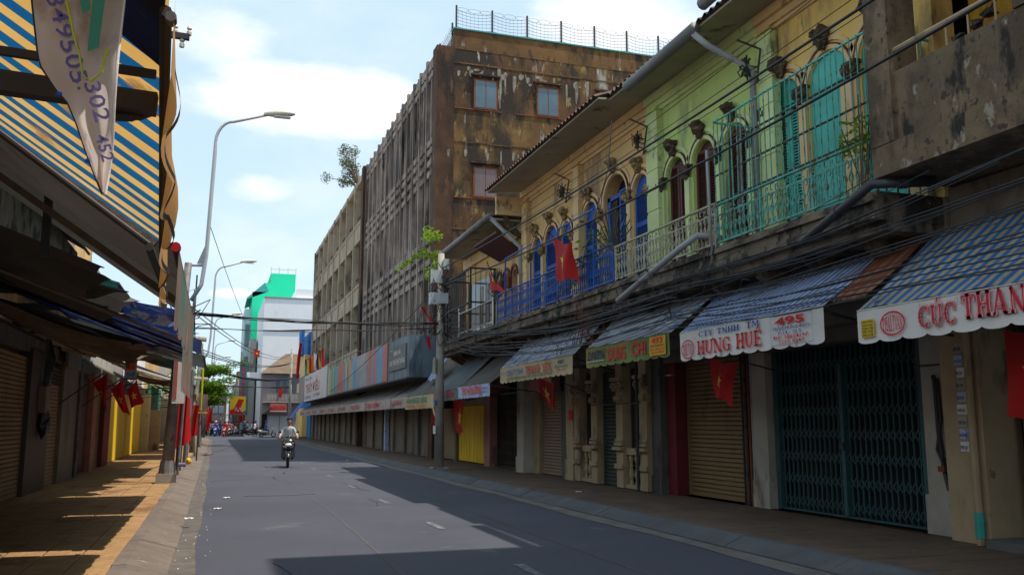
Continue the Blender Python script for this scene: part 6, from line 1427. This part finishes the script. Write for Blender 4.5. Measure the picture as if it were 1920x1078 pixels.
for i in range(6): flag('far red banner hung over the street past the crossing, %s' % nm[i], (-2.6+1.5*i if i < 2 else 2.4+.3*i, 112+i*6, 3.4), (-2.6+1.5*i if i < 2 else 2.4+.3*i,112+i*6,1.6), (-1.9+1.5*i if i < 2 else 3.3+.3*i,112+i*6,3.4), (-1.8+1.5*i if i < 2 else 3.2+.3*i,112+i*6,1.5), None, .08, 0, 1.5, group='red cloth', seed=i)

# ------------------------------------------------------------------ scooters and people
def skin_body(name, joints, edges, root, sub=2):
    me = bpy.data.meshes.new(name); me.from_pydata([j[0] for j in joints], edges, []); o = bpy.data.objects.new(name, me); COL.objects.link(o)
    m = o.modifiers.new('s', 'SKIN'); m.use_smooth_shade = True
    for i, j in enumerate(joints):
        sv = me.skin_vertices[0].data[i]; r = j[1]; sv.radius = r if isinstance(r, tuple) else (r, r); sv.use_root = (i == root)
    o.modifiers.new('b', 'SUBSURF').levels = sub
    dg = DG(); dg.update(); ev = bpy.data.meshes.new_from_object(o.evaluated_get(dg)); bpy.data.objects.remove(o); bpy.data.meshes.remove(me); ev.name = name
    return ev
def rider_mesh(shirt, trousers='trousers'):
    """seated rider facing -y, hands on the grips at z 1.0, feet on the footboard"""
    J = [((0,.22,.84),(.15,.12)), ((0,.20,1.02),(.14,.11)), ((0,.17,1.24),(.17,.11)), ((0,.16,1.36),(.10,.08)), ((0,.14,1.44),(.052,.052)), ((0,.12,1.50),(.062,.07)), ((0,.11,1.60),(.080,.095)), ((0,.12,1.68),(.06,.07))]
    E_ = [(0,1),(1,2),(2,3),(3,4),(4,5),(5,6),(6,7)]
    for s_ in (-1, 1):
        n = len(J); J += [((s_*.17,.15,1.33),.062), ((s_*.27,.08,1.12),.048), ((s_*.31,-.12,1.02),.040), ((s_*.30,-.27,1.02),.032), ((s_*.30,-.335,1.015),(.040,.028))]
        E_ += [(3,n),(n,n+1),(n+1,n+2),(n+2,n+3),(n+3,n+4)]
        m = len(J); J += [((s_*.10,.20,.80),.095), ((s_*.17,-.08,.78),.078), ((s_*.17,-.17,.66),.062), ((s_*.15,-.13,.42),.045), ((s_*.15,-.14,.33),.04), ((s_*.16,-.26,.30),(.045,.032))]
        E_ += [(0,m),(m,m+1),(m+1,m+2),(m+2,m+3),(m+3,m+4),(m+4,m+5)]
    me = skin_body('body', J, E_, 0)
    for k in (shirt, trousers, 'skin', 'hair'): me.materials.append(MATS[k])
    for p in me.polygons:
        x, y, z = p.center
        if z > 1.41 or (abs(x) > .22 and y < -.02 and z > .9): p.material_index = 2
        elif z < .34: p.material_index = 3 if y < -.2 else 2
        elif z < .90 and not (z > .86 and abs(x) < .1): p.material_index = 1
        else: p.material_index = 0
    return me
def face_and_hair(parent, off=(0,0,0), helmet=None):
    g = G(); g.blob((0,.172,1.650), .094,.098,.092,2,.05,12,9); g.blob((0,.10,1.70), .078,.085,.030,2,.05,12,7); h = g.build('hair', 'hair', parent, smooth=True) if not helmet else G().blob((0,.13,1.65), .12,.14,.115,2,.0,12,9).build('helmet', helmet, parent, smooth=True)
    g = G(); g.add([(-.014,.012,1.585),(.014,.012,1.585),(0,.012,1.63),(0,-.012,1.587)], [(0,1,3),(1,2,3),(2,0,3)]); g.build('nose', 'skin', parent)
    for s_ in (-1, 1): G().blob((s_*.032,.022,1.618), .014,.008,.007,1,0,6,4).build('eye', 'hair', parent); G().blob((s_*.083,.12,1.60), .012,.02,.03,1,0,6,4).build('ear', 'skin', parent)
    G().blob((0,.02,1.556), .022,.006,.006,1,0,6,4).build('mouth', 'ink_rose', parent)
    for s_ in (-1, 1):
        g = G()
        for k in range(4): g.tube([(s_*(.275+.018*k),-.33,1.02),(s_*(.275+.018*k),-.375,1.012),(s_*(.275+.018*k),-.372,.985),(s_*(.275+.018*k),-.345,.975)], .009, 5)
        g.tube([(s_*.262,-.32,1.01),(s_*.255,-.345,.985)], .010, 5); g.build('fingers', 'skin', parent)
def scooter(body='bike_black', label='', loc=(0,0,0), rot=0, group=None):
    t = thing('motor_scooter', label, 'motorbike', (0,0,0), group)
    def wheel(yc, r=.27):
        g = G(); n = 20
        for i in range(n):
            a = 2*math.pi*i/n
            for k in range(8): b_ = 2*math.pi*k/8; rr = r-.05+.05*math.cos(b_); g.v.append((.05*math.sin(b_), yc+rr*math.cos(a), r+rr*math.sin(a)))
        for i in range(n):
            for k in range(8): g.f.append((8*i+k, 8*i+(k+1) % 8, 8*((i+1) % n)+(k+1) % 8, 8*((i+1) % n)+k))
        w = g.build('tyre', 'tyre', t, smooth=True); g = G()
        for i in range(5): a = 2*math.pi*i/5; g.bar((0,yc,r),(0,yc+(r-.07)*math.cos(a),r+(r-.07)*math.sin(a)), .03, .02, up=(1,0,0))
        g.tube([(-.05,yc,r),(.05,yc,r)], .035, 8); g.build('rim', 'chrome', w); return w
    wheel(-.66); wheel(.60)
    for s_ in (-1, 1): G().tube([(s_*.065,-.66,.27),(s_*.07,-.60,.55),(s_*.04,-.47,.85)], .02, 6).build('fork_leg', 'chrome', t)
    G().grid(lambda u, v: ((v-.5)*.15, -.66-.31*math.cos(R(20+130*u)), .27+.31*math.sin(R(20+130*u))-.25*(v-.5)**2), 8, 4).build('front_mudguard', body, t, smooth=True)
    g = G()   # front apron: lofted sections
    sec = [(.56,.11,-.50,.13),(.66,.19,-.52,.15),(.80,.22,-.52,.14),(.92,.20,-.47,.13),(1.02,.13,-.42,.12)]
    for z, w, y, d in sec:
        for k in range(12): a = 2*math.pi*k/12; g.v.append((w*math.cos(a), y+d*math.sin(a)*(1.0 if math.sin(a) < 0 else .6), z))
    for i in range(len(sec)-1):
        for k in range(12): g.f.append((12*i+k, 12*i+(k+1) % 12, 12*i+12+(k+1) % 12, 12*i+12+k))
    g.f += [tuple(range(12))[::-1], tuple(48+k for k in range(12))]; g.build('front_apron', body, t, smooth=True)
    G().add([(-.24,-.40,.34),(.24,-.40,.34),(.22,-.38,.86),(-.22,-.38,.86),(-.24,-.34,.34),(.24,-.34,.34),(.22,-.33,.86),(-.22,-.33,.86)], [(0,1,2,3),(7,6,5,4),(0,4,5,1),(1,5,6,2),(2,6,7,3),(3,7,4,0)]).build('leg_shield', body, t)
    G().blob((0,-.652,.78), .12,.045,.06,1,0,12,7).build('headlight', 'lens', t, smooth=True)
    for s_ in (-1, 1): G().blob((s_*.145,-.60,.84), .03,.02,.016,1,0,8,5).build('indicator', 'box_orange', t); G().add([(s_*.05,-.672,.72),(s_*.19,-.62,.78),(s_*.17,-.62,.70),(s_*.06,-.665,.67)], [(0,1,2,3)]).build('chrome_wing', 'chrome', t)
    G().box(-.18,.18,-.36,.10,.28,.34).build('footboard', 'tyre', t)
    g = G(); sec = [(-.02,.10,.45,.60),(.10,.15,.40,.72),(.45,.16,.42,.74),(.80,.12,.52,.76),(1.0,.05,.62,.76)]
    for y, w, z0, z1 in sec:
        for k in range(10): a = 2*math.pi*k/10; g.v.append((w*math.cos(a), y, (z0+z1)/2+(z1-z0)/2*math.sin(a)))
    for i in range(4):
        for k in range(10): g.f.append((10*i+k, 10*i+(k+1) % 10, 10*i+10+(k+1) % 10, 10*i+10+k))
    g.f += [tuple(range(10))[::-1], tuple(40+k for k in range(10))]; g.build('rear_body', body, t, smooth=True)
    G().grid(lambda u, v: ((v-.5)*.30*(1-.35*u), -.0+.92*u, .76+.03*math.sin(u*6)-.05*(2*v-1)**2), 8, 6).build('seat', 'tyre', t, smooth=True)
    G().tube([(-.33,-.34,1.0),(-.12,-.42,1.03),(.12,-.42,1.03),(.33,-.34,1.0)], .014, 6).build('handlebar', 'iron_dark', t)
    G().blob((0,-.43,1.04), .11,.07,.06,1,0,8,5).build('handlebar_cover', body, t, smooth=True)
    for s_ in (-1, 1):
        G().tube([(s_*.24,-.35,.999),(s_*.36,-.325,.998)], .02, 8).build('grip', 'tyre', t); m_ = G().tube([(s_*.18,-.38,1.03),(s_*.28,-.36,1.2)], .006, 5).build('mirror_stem', 'iron_dark', t)
        G().blob((s_*.30,-.36,1.22), .06,.012,.035,1,0,8,5).build('mirror', 'tyre', m_)
    G().tube([(-.13,.2,.28),(-.16,.6,.30),(-.17,.85,.38)], [.03,.06,.05], 8).build('exhaust', 'iron_dark', t)
    G().box(-.10,.10,.10,.62,.22,.44).build('engine', 'iron_dark', t)
    G().box(-.085,.085,-.345,-.335,.90,1.0).build('dashboard', 'glass_dark', t)
    return t
def place(t, loc, rot): t.location = loc; t.rotation_euler = (0,0,rot); return t
s0 = scooter('bike_black', 'black scooter ridden towards the camera down the road', group='motorbikes')
place(s0, (2.5, 32.6, .005), R(-4))
p0 = thing('person', 'man in pale grey shirt riding the black scooter bareheaded', 'person', (0,0,0))
me = rider_mesh('shirt_grey'); o = bpy.data.objects.new('body', me); COL.objects.link(o); o.parent = p0; WL[o] = V(0,0,0)
face_and_hair(p0); G().add([(-.07,.045,1.40),(.0,.02,1.30),(.0,.03,1.42)], [(0,1,2)]).build('collar', 'shirt_white', p0); G().add([(.07,.045,1.40),(.0,.03,1.42),(.0,.02,1.30)], [(0,1,2)]).build('collar', 'shirt_white', p0)
place(p0, (2.5, 32.6, .005), R(-4))
# traffic at the crossing: copies of the scooter and of simple riders
def recolour(t, frm, to):
    for c in t.children_recursive:
        for sl in getattr(c, 'material_slots', []):
            if sl.material and sl.material.name == frm: sl.link = 'OBJECT'; sl.material = MATS[to]
bikes = [(1.1,101,-12,'bike_red','shirt_red','helmet_pink','red scooter coming on near the left lamp posts','person in red shirt and pink helmet near the left lamp posts'),
 (-.2,112,20,'bike_black','shirt_white',None,'black scooter leftmost in the far traffic','rider in white leftmost in the far traffic'),
 (.6,116,-5,'bike_blue','shirt_blue','bike_red','blue scooter behind the red one in far traffic','rider in blue with red helmet in far traffic'),
 (1.9,114,8,'bike_red','shirt_white','bike_blue','red scooter in the middle of the far traffic','rider in white with blue helmet in far traffic'),
 (2.6,119,-14,'bike_white','shirt_red',None,'white scooter below the yellow billboard','rider in red below the yellow billboard'),
 (3.4,110,30,'bike_black','shirt_blue','bike_white','black scooter turning right of the billboard','rider in blue with white helmet right of billboard'),
 (4.2,107,60,'bike_red','shirt_white','helmet_pink','red scooter crossing towards the corner house','rider in white and pink helmet crossing to the corner house'),
 (5.4,100,88,'bike_white','shirt_violet','bike_blue','white scooter crossing sideways before the corner house','rider in violet crossing sideways before the corner house'),
 (9.2,98.5,75,'bike_black','shirt_red','bike_white','black scooter at the right end of the crossing','rider in red shirt at the right end of the crossing'),
 (-.9,124,0,'bike_white','shirt_red','bike_red','white scooter far back at the left edge','rider in red far back at the left edge'),
 (1.3,130,0,'bike_black','shirt_violet','bike_blue','black scooter farthest back in the street','rider in violet farthest back in the street'),
 (3.0,128,0,'bike_blue','shirt_white','bike_black','blue scooter far back behind the billboard posts','rider in white far back behind the billboard posts'),
 (1.5,106,5,'bike_black','shirt_red',None,'black scooter just behind the red one on the left','rider in red just behind the red scooter on the left'),
 (.2,121,0,'bike_red','shirt_white','bike_white','red scooter between two far lamp posts','rider in white helmet between two far lamp posts'),
 (2.2,124,6,'bike_blue','shirt_red','bike_black','blue scooter directly under the billboard panel','rider in red, black helmet, under the billboard panel'),
 (3.9,117,15,'bike_white','shirt_white','bike_red','white scooter right of the billboard posts','rider in white, red helmet, right of the billboard posts'),
 (4.4,103.5,78,'bike_black','shirt_white','bike_blue','black scooter close behind the violet rider','rider in white close behind the violet rider'),
 (1.8,135,0,'bike_black','shirt_blue',None,'black scooter tiny at the end of the street','rider in blue tiny at the end of the street'),
 (.1,106,-6,'bike_blue','shirt_violet','bike_white','blue scooter by the left far lamp post','rider in violet, white helmet, by the left far lamp post'),
 (4.6,113,-20,'bike_red',None,None,'parked red scooter by the right far kerb',None),
 (5.0,115,-20,'bike_black',None,None,'parked black scooter by the right far kerb',None),
 (-1.6,117,-20,'bike_blue',None,None,'parked blue scooter by the left far kerb',None)]
mesh_cache = {}
simp = {}
for x, y, r_, bc, sh, hm, lb, pl_ in bikes:
    c = copy_tree(s0); place(c, (x, y, .01), R(r_)); c['label'] = lb
    if bc != 'bike_black': recolour(c, 'bike_black', bc)
    if sh:
        if sh not in mesh_cache:
            m2 = me.copy(); m2.materials[0] = MATS[sh]; mesh_cache[sh] = m2
        p = thing('person', pl_, 'person', (0,0,0), 'riders in the far traffic'); b2 = bpy.data.objects.new('body', mesh_cache[sh]); COL.objects.link(b2); b2.parent = p; WL[b2] = V(0,0,0)
        key = hm or 'hair'
        if key not in simp:
            simp[key] = setmat(G().blob((0,.13,1.65), .12,.14,.115,2,.0,10,7).mesh('head_cover', smooth=True), key)
        hh = bpy.data.objects.new('helmet' if hm else 'hair', simp[key]); COL.objects.link(hh); hh.parent = p
        place(p, (x, y, .01), R(r_))

# ------------------------------------------------------------------ overhead cables
def bundle(label, p, q_, n, d, spread, r=.012, seed=1, group=None, name='cable_bundle', seg=16):
    k = random.Random(seed); L = []
    for i in range(n):
        o1 = V(k.gauss(0,spread), k.gauss(0,spread*.3), k.gauss(0,spread)); o2 = V(k.gauss(0,spread), 0, k.gauss(0,spread)); L.append([a+V(0,0,.02*math.sin(j*.9+i)) for j, a in enumerate(sag(Vector(p)+o1, Vector(q_)+o2, d*k.uniform(.85,1.2), seg))])
    return cable(label, L, r, 'cable', group, name)
CG = 'cables across the street'
bundle('thick black cable bundle crossing the street highest', (6.7,27.6,4.72), (-.78,23.2,4.25), 6, .12, .028, .011, 1, CG)
bundle('second black cable crossing just below the thick bundle', (6.6,28.5,4.6), (-.75,23.2,3.85), 2, .05, .015, .011, 2, CG)
bundle('black cables sagging over the crossing before the white building', (7.2,92,7.6), (-1.0,46,5.0), 3, .6, .05, .025, 3, CG)
bundle('lower black cables sagging towards the left tree', (7.2,90,5.9), (-.9,69,5.6), 4, .5, .05, .035, 4, CG)
bundle('lowest black cables in front of the KUNG LONG house', (6.9,90,5.0), (-.9,92,5.3), 3, .15, .04, .035, 5, CG)
bundle('thin cables rising from the far pole to the steel pole', (6.9,90,8.4), (-.8,23.3,4.4), 2, .8, .05, .014, 6, CG)
cable('thin pale rope strung from the white sign to the pole', [sag((6.7,27.6,4.9),(7.2,62,6.6), .6)], .012, 'cable_grey', CG)
cable('single thin wire high between lamp post and far building', [sag((-.4,23.2,6.6),(5,108,10.5), 1.0)], .01, 'cable', CG)
cable('orange telephone wire climbing from pole to tower', [sag((6.7,27.8,4.8),(8.3,48,7.2), .5)], .012, 'rust_frame', CG)
cable('black wire dropping across the painted sign box', [sag((6.7,27.7,6.0),(7.15,60,3.6), .3)], .016, 'cable', CG)
k = random.Random(3)
g = [[(-.8,23.2,4.2)]+[(-.8+k.gauss(0,.3),23.2+k.gauss(0,.2),4.0+k.gauss(0,.35)) for _ in range(5)]+[(-.7,23.2,4.4)] for i in range(9)]
cable('loose curls of black wire round the left steel pole', g, .014, 'cable', CG)
# along the right facade
RG = 'cables along the right terrace'
for i, (p, q_, d, lb) in enumerate((((6.76,27.6,6.5),(6.76,-2,6.45),.28,'upper black power line running before the balconies'),((6.76,27.6,5.95),(6.76,-2,5.9),.52,'second black power line just under the upper one'))):
    cable(lb, [sag(p, q_, d, 30)], .02, 'cable', RG, 'power_line')
for i, (z0, z1, lb) in enumerate(((7.35,7.75,'thin wire by the green house capitals'),(7.2,7.3,'thin wire under the cream cornice'),(7.05,7.0,'thin wire looping past the big arch'))):
    cable(lb, [sag((8.0,23.6,z0),(8.0,8.4,z1), .1)], .007, 'cable', RG)
cable('grey wire swooping down from the balcony to the blue rail', [[(7.3,17.2,4.9),(7.3,17.0,5.2),(7.3,15.8,6.6),(7.35,15.7,7.6)], sag((7.2,24.0,4.2),(7.3,16.9,5.1), .2)], .012, 'cable_grey', RG)
names_ = ['lowest','next lowest','middle','upper middle','topmost']
for i in range(5):
    z = 3.10+.16*i
    bundle('%s thick tangle of black cables in front of the right awnings' % names_[i], (6.85+.06*i,27.6,4.0+.16*i), (6.75+.05*i,12.5,z+.02), 3, .34, .08, .010, 20+i, RG)
    bundle('%s tangle of black cables by the near striped awnings' % names_[i], (6.75+.05*i,12.5,z+.02), (6.9,1.0,3.15+.38*i), 3, .14+.04*i, .05, .008, 30+i, RG)
for i in range(8):
    y = 6.5+i*.9
    cable('single stray wire over the striped canvas, %s from the right' % nm[i], [sag((6.98,y+5.5,3.05+.05*i),(7.25,max(1.0,y-4.5),3.3+.16*i), .12)], .006, 'cable', RG)
g = []
for i in range(26):
    y = 8+rnd.random()*17; z = 3.5+rnd.random()*.5; p = [V(7.0,y,z)]
    for k_ in range(6): p.append(p[-1]+V(rnd.gauss(0,.05), rnd.gauss(0,.25), rnd.gauss(0,.14)))
    g.append(p)
cable('messy loops of loose wire hanging under the balconies', g, .008, 'cable', RG, 'wire_tangle')['kind'] = 'stuff'
for i, (y, lb) in enumerate(((20.4,'on the cream wall above the blue louvres'),(16.1,'between the cream and the green house'),(12.05,'at the top of the green house downpipe'))):
    t = thing('insulator_bracket', 'black iron wire bracket '+lb, 'bracket', (8.2, y, 7.3)); g = G()
    for kk in range(3): g.bar((8.4,y+.05*kk,7.25+.11*kk),(8.0+.05*kk,y-.1+.07*kk,7.20+.13*kk), .02); g.tube([(8.05+.05*kk,y-.1+.06*kk,7.18+.12*kk),(8.05+.05*kk,y-.1+.06*kk,7.26+.12*kk)], .03, 6)
    for kk in range(8): g.tube([(8.1+rnd.uniform(-.1,.1),y+rnd.uniform(-.12,.12),7.35+rnd.uniform(-.15,.2)) for _ in range(5)], .010, 4)
    g.bar((8.12,y-.02,7.15),(8.12,y-.02,7.6), .022); g.tube([(8.3,y-.1,7.2),(8.1,y-.3,7.0),(8.2,y-.3,7.6),(7.9,y-.1,7.8)], .02, 5); g.build('iron_arms', 'iron_dark', t)
# flowering plants on the balconies
q = random.Random(31)
for lb, c, n_, rr, sz in (('leafy creeper with a yellow flower at the grey column', (7.35,8.55,5.0), 130, .30, .05), ('spiky potted plant inside the big blue arch', (7.9,17.6,5.3), 170, .55, .07), ('small potted plant beside the tall blue post', (7.8,19.3,4.9), 60, .3, .06)):
    t = thing('potted_plant', lb, 'plant', (c[0],c[1],4.3)); f = G(); foliage(f, c, rr, n_, sz, q, 1.4); f.build('leaves', 'leaf', t, kind='stuff')
    g = G()
    for i in range(7): g.tube([(c[0]+q.uniform(-.05,.05),c[1],4.32),(c[0]+q.uniform(-.3,.3)*rr*2,c[1]+q.uniform(-.5,.5)*rr*1.5,c[2]+q.uniform(-.1,.5))], .008, 4)
    g.build('stems', 'bark', t)
    if 'flower' in lb: G().blob((7.2,8.42,5.12), .03,.03,.03,1,.2,7,5).build('flower', 'flag_star', t)
    else: G().lathe((c[0],c[1],4.31), [(.1,0),(.14,.2),(.15,.22)], 10).build('pot', 'pillar_pink', t)
# litter in the gutters
for i, (x, y, lb) in enumerate(((.12,17.2,'white paper scrap on the road by the left gutter, nearer'),(.30,19.6,'flat white paper strip on the road beside the left gutter'),(-.3,14.4,'pale crumpled scrap on the left kerb slope'),(7.2,17.3,'white scrap on the right pavement'),(5.2,37,'white scrap far up on the right side of the road'))):
    g = G().grid(lambda u, v: (x+.13*(u-.5), y+.09*(v-.5), (.13 if x < -.2 or x > 6.5 else .012)+.02*abs(math.sin(u*5+v*3+i))), 5, 4); solo(g, 'paper_scrap', 'paper', lb, 'litter', 'paper litter')
g = G()
for i in range(90):
    s_ = rnd.choice((0,0,0,1)); x = rnd.gauss(-.2,.12) if s_ == 0 else rnd.uniform(6.1,8.3); y = rnd.uniform(8,40); z = .014 if s_ == 0 else .125; h = rnd.uniform(.005,.014)
    g.add([(x,y,z),(x+h,y+h*.5,z),(x+h*.6,y+h*1.4,z+.004),(x,y+h,z+.008)], [(0,1,2,3)])
o = solo(g, 'litter', 'paper', 'tiny scattered bits of litter in both gutters', 'litter'); o['kind'] = 'stuff'
